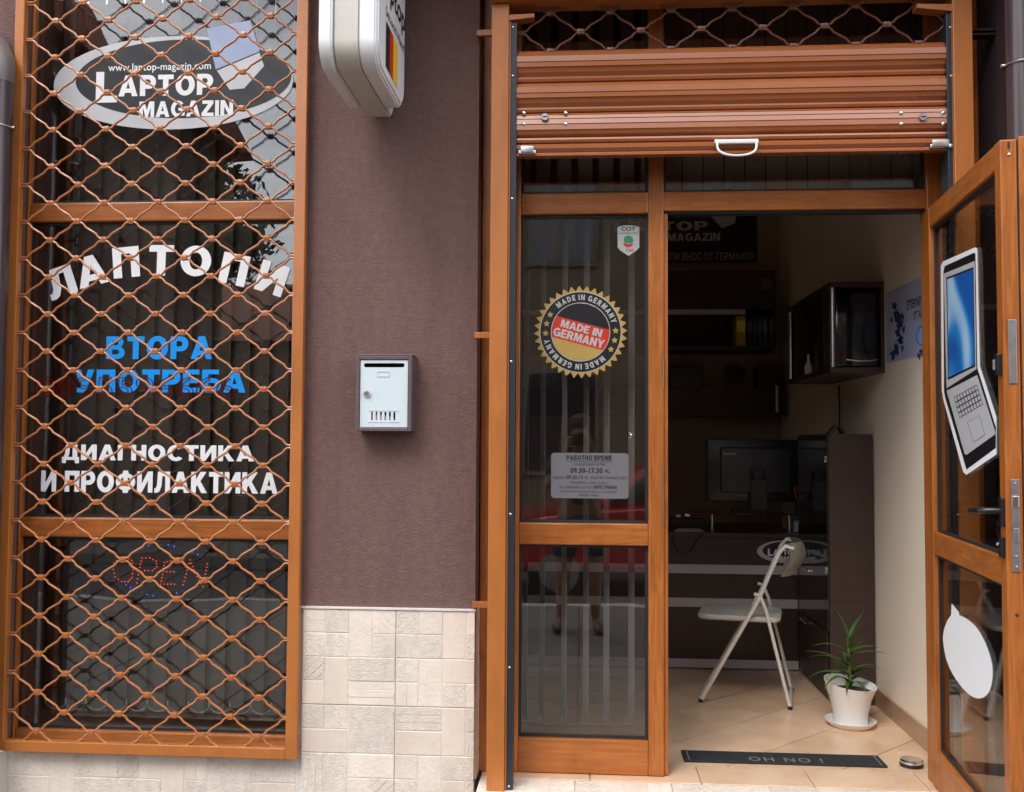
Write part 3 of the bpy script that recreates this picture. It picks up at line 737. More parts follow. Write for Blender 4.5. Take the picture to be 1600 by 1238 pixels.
# blinds of the side panel (edge on) and of the transoms
YB2 = .27
b2 = thing('side_panel_blind', 'open vertical blind of thin grey slats with bead chain behind the narrow glass panel', 'blind', (ax(910, YB2), YB2, FZ))
for px in (817, 843, 877, 911, 943, 982):
    X = ax(px, YB2, 900); wv = .020
    bm = bmesh.new(); n_ = 8
    prism(bm, [(X, YB2 + .02, Z_gl + .03), (X + wv, YB2 - .03, Z_gl + .03), (X + wv, YB2 - .03, Z_t1 - .02), (X, YB2 + .02, Z_t1 - .02)], (.0016, 0, 0))
    mk('slat', bm, M_blindl, b2)
mk('head_track', B(ax(812, YB2), ax(1010, YB2), YB2 - .02, YB2 + .02, Z_t1 - .02, Z_t1 + .01), M_blindl, b2)
chain(b2, ax(845, YB2, 1100), ax(1012, YB2, 1100), 5, YB2 - .045, Z_gl + .032, .014, .6)
b3 = thing('transom_blind', 'closed brown grey vertical blind behind the panes above the door', 'blind', (ax(1100, YB2), YB2, Z_t1))
px = 806
while px < 1452:
    X, X2 = ax(px, YB2, 150), ax(px + (22 if px < 1000 else 30), YB2, 150)
    bm = prism(bmesh.new(), [(X, YB2 + .004, Z_t1 - .0), (X2, YB2 - .004, Z_t1 - .0), (X2, YB2 - .004, Z_top), (X, YB2 + .004, Z_top)], (0, .0016, 0))
    mk('slat', bm, M_blindt, b3); px += 32.6
mk('dark_sheet', B(ax(800, YB2), ax(1460, YB2), YB2 + .03, YB2 + .04, Z_t1 + .012, Z_top), M_black, b3)  # black sheet behind the slats, keeps their gaps dark

# stickers of the side panel ------------------------------------------
ys = yg - .0025
def LY(k): return pf_y(ys - .0004 * k)
cx, cz = at(907, 519, ys); rs = abs(ax(980, ys, 519) - ax(834, ys, 519)) / 2
mg = thing('round_badge_sticker', 'round gold toothed badge sticker with black red and gold centre on narrow glass', 'sticker', (cx, ys, cz - rs))
n = 36; pts = []
for k in range(n * 2):
    a = math.pi * k / n + .03; rr_ = rs if k % 2 == 0 else rs * .885
    pts.append((cx + rr_ * math.cos(a), cz + rr_ * math.sin(a)))
poly(pts, LY(0), M_gold, mg, 'gold_star')
poly(disc((cx, cz), rs * .875, rs * .875), LY(1), M_whited, mg, 'white_ring')
poly(disc((cx, cz), rs * .860, rs * .860), LY(2), M_blk, mg, 'black_ring')
poly(disc((cx, cz), rs * .635, rs * .635), LY(3), M_whited, mg, 'white_ring')
ri = rs * .620; th = R(-15)
def band(v0, v1, m_, k, nm):
    p = []
    for i in range(17):
        v = v0 + (v1 - v0) * i / 16; p.append((math.sqrt(max(0, 1 - v * v)), v))
    q = [(-a, b) for a, b in reversed(p)]
    pp = [(cx + ri * (a * math.cos(th) - b * math.sin(th)), cz + ri * (a * math.sin(th) + b * math.cos(th))) for a, b in p + q]
    out = []
    for a in pp:
        if not out or math.hypot(a[0] - out[-1][0], a[1] - out[-1][1]) > 1e-5: out.append(a)
    poly(out, LY(k), m_, mg, nm)
band(.33, 1, M_blk, 4, 'black_band'); band(-.42, .33, M_red, 4, 'red_band'); band(-1, -.42, M_gold, 4, 'gold_band')
def rotxy(u, v): return cx + u * math.cos(th) - v * math.sin(th), cz + u * math.sin(th) + v * math.cos(th)
for s_, v0, v1, hw in (('MADE IN', -.01 * rs + .002, .165 * rs, .45 * rs), ('GERMANY', -.225 * rs, -.035 * rs, .56 * rs)):
    ls = fit(hrow(s_, .07), -hw, hw, v0, v1)
    put([([rotxy(u, v) for u, v in vs], fs) for vs, fs in ls], LY(5), M_whited, mg, 'lettering', joined=True)
def arc_text(s_, a0, a1, rad, size, inward, parent, m_, k):
    ls = hrow(s_, .16); a, b, c_, d_ = bounds(ls); out = []
    for vs, fs in ls:
        mid = (min(v[0] for v in vs) + max(v[0] for v in vs)) / 2
        t = (mid - a) / (b - a); an = a0 + (a1 - a0) * t; o2 = []
        for x, y in vs:
            u = (x - mid) * size / (d_ - c_) * .80; v = (y - (c_ + d_) / 2) * size / (d_ - c_)
            up_ = Vector((math.cos(an), math.sin(an))) * (1 if not inward else -1)
            r2 = Vector((up_.y, -up_.x))
            p = Vector((cx, cz)) + Vector((math.cos(an), math.sin(an))) * rad + r2 * u + up_ * v
            o2.append((p.x, p.y))
        out.append((o2, fs))
    put(out, LY(k), m_, parent, 'lettering', joined=True)
arc_text('MADE IN GERMANY', R(133), R(15), rs * .748, rs * .125, False, mg, M_whited, 5)
arc_text('MADE IN GERMANY', R(-47), R(-168), rs * .748, rs * .125, False, mg, M_whited, 5)
for a in (150, 166, 182, 2, -14, -30):
    c0 = (cx + rs * .75 * math.cos(R(a)), cz + rs * .75 * math.sin(R(a)))
    poly([(c0[0] + (rs * .075 if k % 2 == 0 else rs * .035) * math.sin(math.pi * k / 5), c0[1] + (rs * .075 if k % 2 == 0 else rs * .035) * math.cos(math.pi * k / 5)) for k in range(10)], LY(5), M_gold, mg, 'star')
# opening hours plate
rc = rect(861, 982, 708, 779, ys)
hp = thing('opening_hours_plate', 'grey rounded opening hours notice on the narrow glass panel', 'notice', ((rc[0] + rc[1]) / 2, ys, rc[2]))
def rrect(x0, x1, z0, z1, r, n=6):
    out = []
    for (a, b, s0) in ((x1 - r, z1 - r, 0), (x0 + r, z1 - r, 90), (x0 + r, z0 + r, 180), (x1 - r, z0 + r, 270)):
        for i in range(n + 1): t = R(s0 + 90 * i / n); out.append((a + r * math.cos(t), b + r * math.sin(t)))
    return out
bm = prism(bmesh.new(), [Vector((a, ys - .0005, b)) for a, b in rrect(*rc, .013)], (0, .0015, 0)); mk('plate', bm, M_plate, hp)
LP = pf_y(ys - .0012)
put(fit(hrow('РАБОТНО ВРЕМЕ', .12), *rect(885, 956, 711.5, 719.5, ys)), LP, M_txt, hp, 'lettering', joined=True)
for s_, q, of in (('ПОНЕДЕЛНИК-ПЕТЪК', (896, 946, 724, 728.5), 0), ('09.30-17.30 ч.', (891, 953, 731.5, 739.5), .03),
                  ('СЪБОТА', (864, 883, 744.5, 748.5), 0), ('09.30-13 ч.', (885, 919, 743, 749), .02), ('НЕДЕЛЯ: ПОЧИВЕН ДЕН', (922, 979, 745, 749.5), 0),
                  ('ПОЧИВКА: 12.00-12.30 ч.', (891, 950, 752.5, 756.5), 0), ('ЗА ПОВИКВАНЕ НА ТЕЛ.', (874, 925, 759.5, 763.5), 0), ('0895 596666', (927, 964, 758.5, 764), .02),
                  ('ЕООД ЛАПТОП МАГАЗИН, Ямбол, ул. Гр. Игнатиев 91', (877, 964, 767, 770.5), 0), ('МОЛ: Иво', (905, 935, 772.5, 775.5), .01)):
    text(s_, rect(*q, ys), LP, M_txt, hp, off=of)
rr = rect(885, 957, 721.2, 721.8, ys); poly([(rr[0], rr[2]), (rr[1], rr[2]), (rr[1], rr[3]), (rr[0], rr[3])], LP, M_txt, hp, 'underline')
# alarm shield sticker
sh = thing('shield_sticker', 'small white shield sticker with COT and 166 at the top of the narrow glass', 'sticker', (ax(982, ys), ys, az_(400, ys, 982)))
def pp(l): return [at(a, b, ys) for a, b in l]
poly(pp([(965, 355), (973, 353), (982, 352.3), (991, 353), (999, 355), (999, 387), (994, 392), (982, 400), (970, 392), (965, 387)]), LY(1), M_whited, sh, 'shield')
text('COT', rect(970.5, 993, 354.5, 361, ys), LY(2), M_txt, sh, off=.03)
text('ОХРАНЯВАН ОБЕКТ', rect(967, 998, 363.5, 366, ys), LY(2), M_txt, sh, off=0)
poly(pp([(975, 372), (978, 369), (983, 368), (988, 371), (990, 377), (987, 380), (977, 381), (974.5, 377)]), LY(2), M_green, sh, 'green_emblem')
poly(pp([(973.5, 380), (981, 382), (989.5, 380), (988, 384), (984, 386.5), (979, 386.5), (975, 384)]), LY(3), M_red, sh, 'red_ribbon')
text('166', rect(978.5, 990, 388.5, 393.5, ys), LY(2), M_red, sh, off=.02)
# suction hook on the glass
hk = thing('suction_hook', 'clear round suction hook on the narrow glass above the hours notice', 'hook', (ax(986, ys), ys, az_(680, ys, 986)))
mk('cup', lathe(bmesh.new(), [(.001, -.004), (.006, -.004), (.016, .001), (.0165, .002)], Vector((ax(986, ys), ys, az_(680, ys, 986))), 20, 'y'), M_glassd, hk, True)
mk('knob', ball(bmesh.new(), Vector((ax(986, ys), ys - .008, az_(680, ys, 986))), .0055, 2), M_chrome, hk, True)
mk('hook_arm', tube(bmesh.new(), [Vector((ax(986, ys), ys - .010, az_(680, ys, 986))), Vector((ax(984, ys), ys - .014, az_(685, ys, 986))), Vector((ax(982, ys), ys - .018, az_(684, ys, 986)))], .002, 6), M_chrome, hk)

#==================================================================== ROLLER SHUTTER
YSH = -.045
rsx0, rsx1 = ax(806, YSH, 150), ax(1486, YSH, 150)
rs_ = thing('roller_shutter', 'raised brown roller shutter with slats, wire grid and white pull handle over the door', 'shutter', ((rsx0 + rsx1) / 2, YSH, az_(243, YSH, 1100)))
def zp(py): return az_(py, YSH, 1130)
def slat(z1, z0, flat=False):
    H_ = z1 - z0
    f = [(0, 1.0), (-.006, .995), (-.014, .87), (-.017, .82), (-.0185, .64), (-.0165, .63), (-.017, .48), (-.014, .47), (-.010, .33), (-.002, .23), (-.001, .20), (-.008, .185), (-.010, .12), (-.007, .045), (-.001, .02), (0, 0)]
    if flat: f = [(0, 1.0), (-.008, .99), (-.0125, .93), (-.0115, .92), (-.0145, .80), (-.013, .79), (-.0165, .62), (-.0145, .61), (-.0165, .43), (-.0145, .42), (-.011, .30), (-.002, .22), (-.001, .20), (-.008, .185), (-.010, .12), (-.007, .045), (-.001, .02), (0, 0)]
    pts = [(YSH + y * 1.5, z0 + t * H_) for y, t in f]
    back = [(YSH + .008, z0), (YSH + .008, z1)]
    bm = bmesh.new(); ring = [Vector((rsx0, y, z)) for y, z in pts + back]
    return prism(bm, ring, (rsx1 - rsx0, 0, 0))
zs = [zp(77), zp(126), zp(174), zp(222)]
for a, b, fl_ in ((zs[0], zs[1], False), (zs[1] - .0005, zs[2], False), (zs[2] - .0005, zs[3], True)): mk('slat', slat(a, b, fl_), M_shut, rs_, smooth=False)
za, zb = zs[3] - .0005, zp(243)
prof = [(0, za), (-.014, za - .002), (-.022, za - .008), (-.022, za - .020), (-.014, za - .029), (-.010, zb + .016), (-.012, zb + .010), (-.024, zb + .009), (-.024, zb + .001), (-.018, zb), (.012, zb), (.012, za)]
mk('bottom_bar', prism(bmesh.new(), [Vector((rsx0, YSH + y, z)) for y, z in prof], (rsx1 - rsx0, 0, 0)), M_shut, rs_)
# lock plates, rivets, end catches
for cxp, lr in ((852, -1), (1438, 1)):
    X, Z = at(cxp, 187, YSH)
    lk = mk('lock', lathe(bmesh.new(), [(.001, -.032), (.012, -.032), (.0135, -.030), (.0135, -.022)], (X, YSH, Z), 24, 'y'), M_steel, rs_, True)
    mk('keyhole', B(X - .008, X + .008, YSH - .034, YSH - .0325, Z - .0018, Z + .0018), M_black, lk)
    for dx in (-33, 32):
        for dy in (-6, 11):
            x2, z2 = at(cxp + dx, 186 + dy, YSH)
            mk('rivet', ball(bmesh.new(), (x2, YSH - .022, z2), .008, 2, (1, .75, 1)), M_chrome, rs_, True)
for px0, px1 in ((811, 838), (1447, 1481)):
    a, b = at(px0, 236, YSH)[0], at(px1, 236, YSH)[0]; z = zp(237)
    mk('end_catch', B(a + .008, b - .008, YSH - .040, YSH - .030, z - .006, z + .020, r=.003), M_steel, rs_, True)
    for e in (a, b - .010): mk('catch_foot', B(e, e + .010, YSH - .044, YSH - .028, z - .010, z + .002, r=.002), M_chrome, rs_)
hx0, hx1 = at(1114, 228, YSH)[0], at(1182, 228, YSH)[0]; z = zp(227)
mk('handle_plate', B(hx0, hx1, YSH - .044, YSH - .026, z - .007, z + .008, r=.003), M_whitep, rs_, True)
pts = []
for i in range(21):
    t = i / 20; a = math.pi * t; xx = (hx0 + hx1) / 2 - math.cos(a) * (hx1 - hx0) * .45
    pts.append((xx, YSH - .044 - .022 * math.sin(a), z - .058 * math.sin(a) ** .55 if 0 < t < 1 else z))
mk('handle', tube(bmesh.new(), pts, .0042, 8), M_whitep, rs_, True)
# wire grid above the slats
gp = (at(1001, 45, YSH)[0] - at(907, 45, YSH)[0]) / 2
gx = at(907, 45, YSH)[0] - gp * 1; nh = 15
zt = zs[0] + .004; SP2 = (at(1000, 14, YSH)[1] - at(1000, 74, YSH)[1]) / 2
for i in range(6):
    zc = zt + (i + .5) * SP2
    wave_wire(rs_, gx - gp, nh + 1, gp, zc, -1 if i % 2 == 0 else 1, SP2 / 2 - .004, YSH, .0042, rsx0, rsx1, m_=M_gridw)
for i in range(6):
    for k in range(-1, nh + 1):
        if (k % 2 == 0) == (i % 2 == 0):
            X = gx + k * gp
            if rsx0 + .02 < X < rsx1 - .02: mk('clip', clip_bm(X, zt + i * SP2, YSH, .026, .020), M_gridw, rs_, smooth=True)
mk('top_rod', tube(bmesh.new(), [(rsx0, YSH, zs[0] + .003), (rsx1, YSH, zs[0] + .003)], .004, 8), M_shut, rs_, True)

# guides and housing
def guide(pxl, pxr, railpx, side, lab):
    x0, x1 = ax(pxl, -.09), ax(pxr, -.09); r0, r1 = ax(railpx[0], -.075), ax(railpx[1], -.075)
    t = thing('shutter_guide', lab, 'guide post', ((x0 + x1) / 2, -.05, FZ), 'guide posts of the roller shutter')
    mk('post', B(x0, x1, -.09, -.012, FZ - .004, 3.083, r=.003), M_orange, t)
    e0, e1 = (x1, r0) if side < 0 else (r1, x0)
    mk('inner_flange', B(e0 + .0005, e1 - .0005, -.078, -.02, FZ, 3.045, r=.001), M_orange, t)
    mk('guide_rail', B(r0, r1, -.075, -.01, FZ, 3.02, r=.002), M_rail, t)
    xm = (r0 + r1) / 2
    for py in (42, 118, 310, 565, 804, 1044, 1230):
        z = az_(py, -.08, 800 if side < 0 else 1490)
        if z > FZ + .01: mk('screw', ball(bmesh.new(), (xm - .003 * side * -1, -.076, z), .0045, 1, (1, .6, 1)), M_chrome, t, True)
    mk('funnel', prism(bmesh.new(), [(x0, -.085, 3.018), (x0 + (.155 if side < 0 else .0), -.085, 3.032)] + ([(x0 + .155, -.085, 3.046), (x0, -.085, 3.040)] if side < 0 else [(x1 + .0, -.085, 3.018), (x1, -.085, 3.040), (x0 - .12, -.085, 3.046), (x0 - .12, -.085, 3.032)]), (0, .05, 0)), M_orange, t)
    return t
gl = guide(764, 791.5, (795, 804.5), -1, 'orange metal shutter guide post between brown pier and narrow glass')
gR = guide(1497.5, 1529, (1487, 1497), 1, 'orange metal shutter guide post right of the doorway behind the open leaf')
for py in (52, 524, 945):
    z = az_(py, -.02, 755)
    mk('wall_bracket', B(XP1 - .008, gl.location.x - .02, -.026, -.008, z - .011, z + .011, r=.001), M_orange, gl)
z = az_(62, 0, 1540)
for dz in (0, .016): mk('wall_bracket', B(gR.location.x + .03, XR + .002, -.05, -.01, z + dz - .004, z + dz + .004, r=.001), M_plasterd, gR)
hs = thing('shutter_housing', 'orange brown shutter box across the top of the doorway', 'shutter box', (.5, -.1, 2.99))
mk('casing', B(ax(763, -.12), ax(1530, -.12), -.12, -.005, 3.085, 3.36, r=.004), M_orange, hs)

#==================================================================== DOOR LEAF
HX = ax(1448.5, YF)
ang = math.atan2(-.80, -.078)
h0 = Vector((HX, YF - .004, 0)); dirv = Vector((-.092, -.85, 0)).normalized()
nrm = Vector((-dirv.y, dirv.x, 0)); nrm = nrm if nrm.x < 0 else -nrm     # towards the inside face (-x)
LEN = .852
ZD0, ZD1 = FZ + .008, Z_t0 - .004
leaf = thing('door_leaf', 'open wood laminate glazed shop door swung out to the right', 'door', (h0.x, h0.y, ZD0))
TH = .044
def DL(u, n_, z): return h0 + dirv * u + nrm * n_ + Vector((0, 0, z))
def dbox(u0, u1, n0, n1, z0, z1, r=.004):
    bm = B(u0, u1, n0, n1, z0, z1, r=r)
    for v in bm.verts: v.co = DL(v.co.x, v.co.y, v.co.z)
    bmesh.ops.recalc_face_normals(bm, faces=bm.faces)
    return bm
SW = .052
zm1 = 1.18; zm0 = 1.10; zbt = FZ + .14
mk('hinge_stile', dbox(0, SW, -TH, 0, ZD0, ZD1), M_woodv, leaf)
mk('lock_stile', dbox(LEN - SW, LEN, -TH, 0, ZD0, ZD1), M_woodv, leaf)
mk('outer_rebate', dbox(LEN - .03, LEN + .004, -TH - .020, -TH - .004, ZD0, ZD1 + .006, .002), M_woodv, leaf)
mk('seal', dbox(LEN - .05, LEN - .006, -TH - .004, -TH, ZD0, ZD1, 0), M_black, leaf)
for a, b in ((ZD0, zbt), (zm0, zm1), (ZD1 - .075, ZD1)): mk('rail', dbox(SW, LEN - SW, -TH + .002, -.002, a, b), M_woody, leaf)
gn = -.024
for a, b in ((zbt, zm0), (zm1, ZD1 - .075)):
    mk('pane', dbox(SW, LEN - SW, gn - .006, gn, a, b, 0), M_glassd, leaf)
    bm = bmesh.new()
    for q in ((SW, SW + .010, a, b), (LEN - SW - .010, LEN - SW, a, b), (SW + .01, LEN - SW - .01, a, a + .01), (SW + .01, LEN - SW - .01, b - .01, b)):
        box(bm, q[0], q[1], gn + .001, gn + .008, q[2], q[3])
    for v in bm.verts: v.co = DL(v.co.x, v.co.y, v.co.z)
    bmesh.ops.recalc_face_normals(bm, faces=bm.faces); mk('gasket', bm, M_black, leaf)
# lock plates on the free edge
def edge_plate(z0, z1, n0=-.034, n1=-.013, m_=None): return dbox(LEN, LEN + .003, n0, n1, z0, z1, .0008)
def zl(py): return CAM.z - (py - 690) / 1500 * 2.72
mk('strike_plate', edge_plate(zl(600), zl(502)), M_steel, leaf)
lp = mk('lock_plate', edge_plate(zl(886), zl(746)), M_steel, leaf)
for zz in (752, 862, 878): mk('screw', ball(bmesh.new(), DL(LEN + .004, -.0235, zl(zz)), .0035, 1), M_chrome, lp, True)
mk('latch', dbox(LEN + .003, LEN + .011, -.031, -.016, zl(788), zl(771), .002), M_chrome, lp)
mk('deadbolt', dbox(LEN + .003, LEN + .006, -.030, -.018, zl(842), zl(820), .001), M_steel, lp)
mk('screw', ball(bmesh.new(), DL(LEN + .001, -.023, zl(245)), .005, 1), M_chrome, leaf, True)
mk('screw_hole', ball(bmesh.new(), DL(LEN, -.023, zl(950)), .005, 1), M_black, leaf, True)
mk('screw_hole', dbox(LEN, LEN + .0015, -.026, -.020, zl(236), zl(226), 0), M_black, leaf)
# handle
hu = LEN - .022
hd = mk('handle_rose', dbox(hu - .014, hu + .014, 0, .010, zl(818), zl(775), .003), M_plastic, leaf)
mk('lever', tube(bmesh.new(), [DL(hu, .008, zl(795)), DL(hu, .045, zl(795)), DL(hu - .012, .056, zl(795)), DL(hu - .05, .058, zl(797)), DL(hu - .115, .055, zl(799))], [.009, .009, .010, .009, .0075], 10), M_plastic, hd, True)
hd2 = mk('cylinder_rose', dbox(hu - .013, hu + .013, 0, .012, zl(866), zl(834), .003), M_plastic, leaf)
mk('key_turn', ball(bmesh.new(), DL(hu, .016, zl(845)), .006, 1), M_chrome, hd2, True)
hd3 = mk('upper_lock', dbox(hu - .013, hu + .013, 0, .014, zl(586), zl(553), .003), M_plastic, leaf)
mk('key_turn', tube(bmesh.new(), [DL(hu, .018, zl(562)), DL(hu, .018, zl(578))], .004, 8), M_chrome, hd3, True)
# stickers on the leaf ---------------------------------------------------
def lf(px, py, k=0): return on(px, py, DL(0, gn + .0015 + .0004 * k, 0), nrm)
def lpoly(pts, m_, parent, nm, k):
    bm = bmesh.new(); bm.faces.new([bm.verts.new(lf(a, b, k)) for a, b in pts]); return mk(nm, bm, m_, parent)
p0 = lf(1510, 740)
ls_ = thing('laptop_sticker', 'sticker of an open laptop with blue screen and white outline on the open door glass', 'sticker', p0)
lpoly([(1470, 416), (1473, 409), (1524, 386.5), (1527, 389), (1531, 572), (1557, 652), (1557, 710), (1510, 742), (1505, 738), (1474, 625), (1471.5, 611)], M_white, ls_, 'white_outline', 0)
lpoly([(1474, 425), (1476, 416), (1522, 395), (1524, 397), (1527, 575), (1556, 668), (1556, 700), (1510, 734), (1477, 622), (1475, 612)], M_blk, ls_, 'black_border', 1)
lpoly([(1474.5, 428), (1523, 408), (1525.5, 577), (1479, 607)], M_silver, ls_, 'lid', 2)
lpoly([(1478.5, 434), (1521, 417.5), (1523.5, 573), (1481, 594)], M_blk, ls_, 'bezel', 3)
M_scr = bpy.data.materials.new('printed blue screen'); M_scr.use_nodes = True
t_ = M_scr.node_tree; b_ = t_.nodes['Principled BSDF']; b_.inputs['Roughness'].default_value = .35
n1 = N(t_, 'ShaderNodeTexNoise'); n1.inputs['Scale'].default_value = 2.2; n1.inputs['Detail'].default_value = 0; n1.inputs['Distortion'].default_value = 1.5
c1 = N(t_, 'ShaderNodeTexCoord'); r1 = N(t_, 'ShaderNodeValToRGB'); e = r1.color_ramp.elements
e[0].position = .40; e[0].color = (.01, .10, .42, 1); e[1].position = .68; e[1].color = (.55, .75, .9, 1); e2 = e.new(.52); e2.color = (.02, .25, .62, 1)
t_.links.new(c1.outputs['Object'], n1.inputs['Vector']); t_.links.new(n1.outputs[0], r1.inputs[0]); t_.links.new(r1.outputs[0], b_.inputs['Base Color'])
lpoly([(1480, 437), (1520, 420.5), (1522.3, 570), (1482, 590)], M_scr, ls_, 'screen', 4)
lpoly([(1479, 611), (1527, 586), (1556, 678), (1510, 711), (1507, 709)], M_silver, ls_, 'keyboard_deck', 2)
lpoly([(1490, 621), (1526, 601), (1536, 632), (1499.5, 654)], M_blk, ls_, 'key_bed', 3)
for i in range(8):
    for j in range(4):
        def q(a, b):
            s0 = (1490 + 36 * a, 621 - 20 * a); s1 = (1499.5 + 36.5 * a, 654 - 22 * a)
            return (s0[0] + (s1[0] - s0[0]) * b, s0[1] + (s1[1] - s0[1]) * b)
        a, b = i / 8, j / 4
        lpoly([q(a + .015, b + .03), q(a + .11, b + .03), q(a + .11, b + .22), q(a + .015, b + .22)], M_silver, ls_, 'key', 4)
lpoly([(1511, 660), (1530.5, 649), (1539.5, 680), (1521, 692)], M_greyv, ls_, 'touchpad_edge', 3)
lpoly([(1512, 660.5), (1530, 650), (1538.5, 679.5), (1521.3, 690.5)], M_silver, ls_, 'touchpad', 4)
cc = lf(1512, 1028)
cs = thing('round_white_sticker', 'plain white round sticker with a small pointed tag on the lower door glass', 'sticker', cc)
ov = [(1486, 961), (1498.7, 961.5), (1513, 969), (1527.6, 983.3), (1539.6, 1005), (1548, 1029), (1551, 1048), (1549.2, 1070), (1542, 1085.6), (1531, 1091.6), (1518, 1088), (1503.5, 1074.8), (1489, 1054.3), (1478.2, 1029), (1473.4, 1000), (1475.8, 981), (1480.6, 968.9)]
sm = []
for k in range(1, len(ov)):
    a, b, c, d = ov[k - 1], ov[k], ov[(k + 1) % len(ov)], ov[(k + 2) % len(ov)]
    if k == len(ov) - 1: sm.append(b); break
    for t in (0, .33, .66):
        sm.append(tuple(.5 * (2 * b[i] + (c[i] - a[i]) * t + (2 * a[i] - 5 * b[i] + 4 * c[i] - d[i]) * t * t + (3 * b[i] - a[i] - 3 * c[i] + d[i]) * t ** 3) for i in (0, 1)) if k < len(ov) - 2 else (b[0] + (c[0] - b[0]) * t, b[1] + (c[1] - b[1]) * t))
lpoly([(1486, 961), (1487, 943), (1498.5, 957)] + sm, M_white, cs, 'film', 0)

#==================================================================== BOX SIGN
sg = thing('projecting_box_sign', 'white projecting light box sign with black red yellow flag on the brown pier', 'sign', (-.70, -.34, 2.674))
sY0, sY1, sZ0, sZ1 = -.58, -.11, 2.674, 3.45
def srr(y0, y1, z0, z1, r, x0, x1, mat_, nm, par=None):
    pts = rrect(y0, y1, z0, z1, r, 8)
    bm = prism(bmesh.new(), [Vector((x0, a, b)) for a, b in pts], (x1 - x0, 0, 0))
    e = [ed for ed in bm.edges if abs(ed.verts[0].co.x - ed.verts[1].co.x) < 1e-6]
    bmesh.ops.bevel(bm, geom=e, offset=.006, segments=2, affect='EDGES')
    return mk(nm, bm, mat_, par or sg, smooth=True)
sX = [ax(p_, -.58, 60) for p_ in (497, 518, 561)] + [ax(590, -.58, 60)]
srr(sY0, sY1, sZ0, sZ1, .085, sX[0], sX[1], M_lightbox, 'side_rim')
srr(sY0, sY1, sZ0, sZ1, .085, sX[2], sX[3] - .006, M_lightbox, 'side_rim')
srr(sY0 + .012, -.004, sZ0 + .006, sZ1, .08, sX[1] + .001, sX[2] - .001, M_creambox, 'centre_band')
srr(sY0 + .016, sY1 - .016, sZ0 + .016, sZ1 - .016, .075, sX[3] - .0058, sX[3], M_lightbox, 'face_panel')
mk('mounting_plate', B(sX[0] + .02, sX[3] - .02, -.075, -.001, 2.78, 3.4, r=.004), M_black, sg)
XS = sX[3] + .0015
PX = lambda u, v: Vector((XS, u, v))
fy = [-.455, -.395, -.335, -.255]
for i, m_ in enumerate((M_blk, M_red, M_yellow)):
    poly([(fy[i] + .0, 2.715), (fy[i + 1], 2.715), (fy[i + 1], 2.865), (fy[i], 2.865)], PX, m_, sg, 'flag_stripe')
text('Second Hand', (-.46, -.14, 2.885, 2.918), PX, M_blk, sg, off=.0)
text('Laptop', (-.52, -.13, 2.935, 3.045), PX, M_blk, sg, off=.015)
for px in (542, 554):
    mk('screw_cap', ball(bmesh.new(), (at(px, 110, -.40)[0] * .0 + (-.735 if px == 542 else -.70), -.44, sZ0 + .006), .006, 1, (1, 1, .4)), M_creambox, sg, True)

#==================================================================== MAILBOX
mb0, mb1, mbz0, mbz1 = rect(556, 643, 556, 674, -.085)
mbx = thing('mailbox', 'pale blue grey metal mailbox with brown casing on the brown pier', 'mailbox', ((mb0 + mb1) / 2, -.04, mbz0))
bm = bmesh.new(); w_ = .013
box(bm, mb0, mb0 + w_, -.085, -.001, mbz0, mbz1, r=.002); box(bm, mb1 - w_, mb1, -.085, -.001, mbz0, mbz1, r=.002)
box(bm, mb0 + w_, mb1 - w_, -.085, -.001, mbz1 - w_, mbz1, r=.002); box(bm, mb0 + w_, mb1 - w_, -.085, -.001, mbz0, mbz0 + w_, r=.002)
mk('casing', bm, M_mailc, mbx)
mk('interior', B(mb0 + w_, mb1 - w_, -.012, -.004, mbz0 + w_, mbz1 - w_), M_black, mbx)
mk('rain_lid', B(mb0 - .002, mb1 + .003, -.0865, -.001, mbz1 + .0005, mbz1 + .004, r=.001), M_mailc, mbx)
dx0, dx1, dz0, dz1 = mb0 + w_ + .002, mb1 - w_ - .002, mbz0 + w_ + .002, mbz1 - w_ - .002
DW, DH = dx1 - dx0, dz1 - dz0
# door plate with real openings: strips around slot and windows
slot = (dx0 + DW * .07, dx0 + DW * .93, dz1 - DH * .11, dz1 - DH * .048)
vz0, vz1 = dz0 + DH * .10, dz0 + DH * .225
nv = 6; vx0 = dx0 + DW * .235; vs_ = DW * .094; vw = DW * .040
bm = bmesh.new(); yA, yB = -.080, -.078
xs = sorted({dx0, dx1, slot[0], slot[1], *[vx0 + i * vs_ for i in range(nv)], *[vx0 + i * vs_ + vw for i in range(nv)]})
zs_ = sorted({dz0, dz1, slot[2], slot[3], vz0, vz1})
holes = [slot] + [(vx0 + i * vs_, vx0 + i * vs_ + vw, vz0, vz1) for i in range(nv)]
grid = {}
def gv(i, j):
    if (i, j) not in grid: grid[(i, j)] = bm.verts.new((xs[i], yA, zs_[j]))
    return grid[(i, j)]
for i in range(len(xs) - 1):
    for j in range(len(zs_) - 1):
        mx_, mz_ = (xs[i] + xs[i + 1]) / 2, (zs_[j] + zs_[j + 1]) / 2
        if any(a < mx_ < b and c_ < mz_ < d_ for a, b, c_, d_ in holes): continue
        bm.faces.new((gv(i, j), gv(i + 1, j), gv(i + 1, j + 1), gv(i, j + 1)))
r_ = bmesh.ops.extrude_face_region(bm, geom=list(bm.faces)); bmesh.ops.translate(bm, vec=(0, .002, 0), verts=[v for v in r_['geom'] if isinstance(v, bmesh.types.BMVert)])
bmesh.ops.recalc_face_normals(bm, faces=bm.faces)
dr = mk('door', bm, M_maild, mbx)
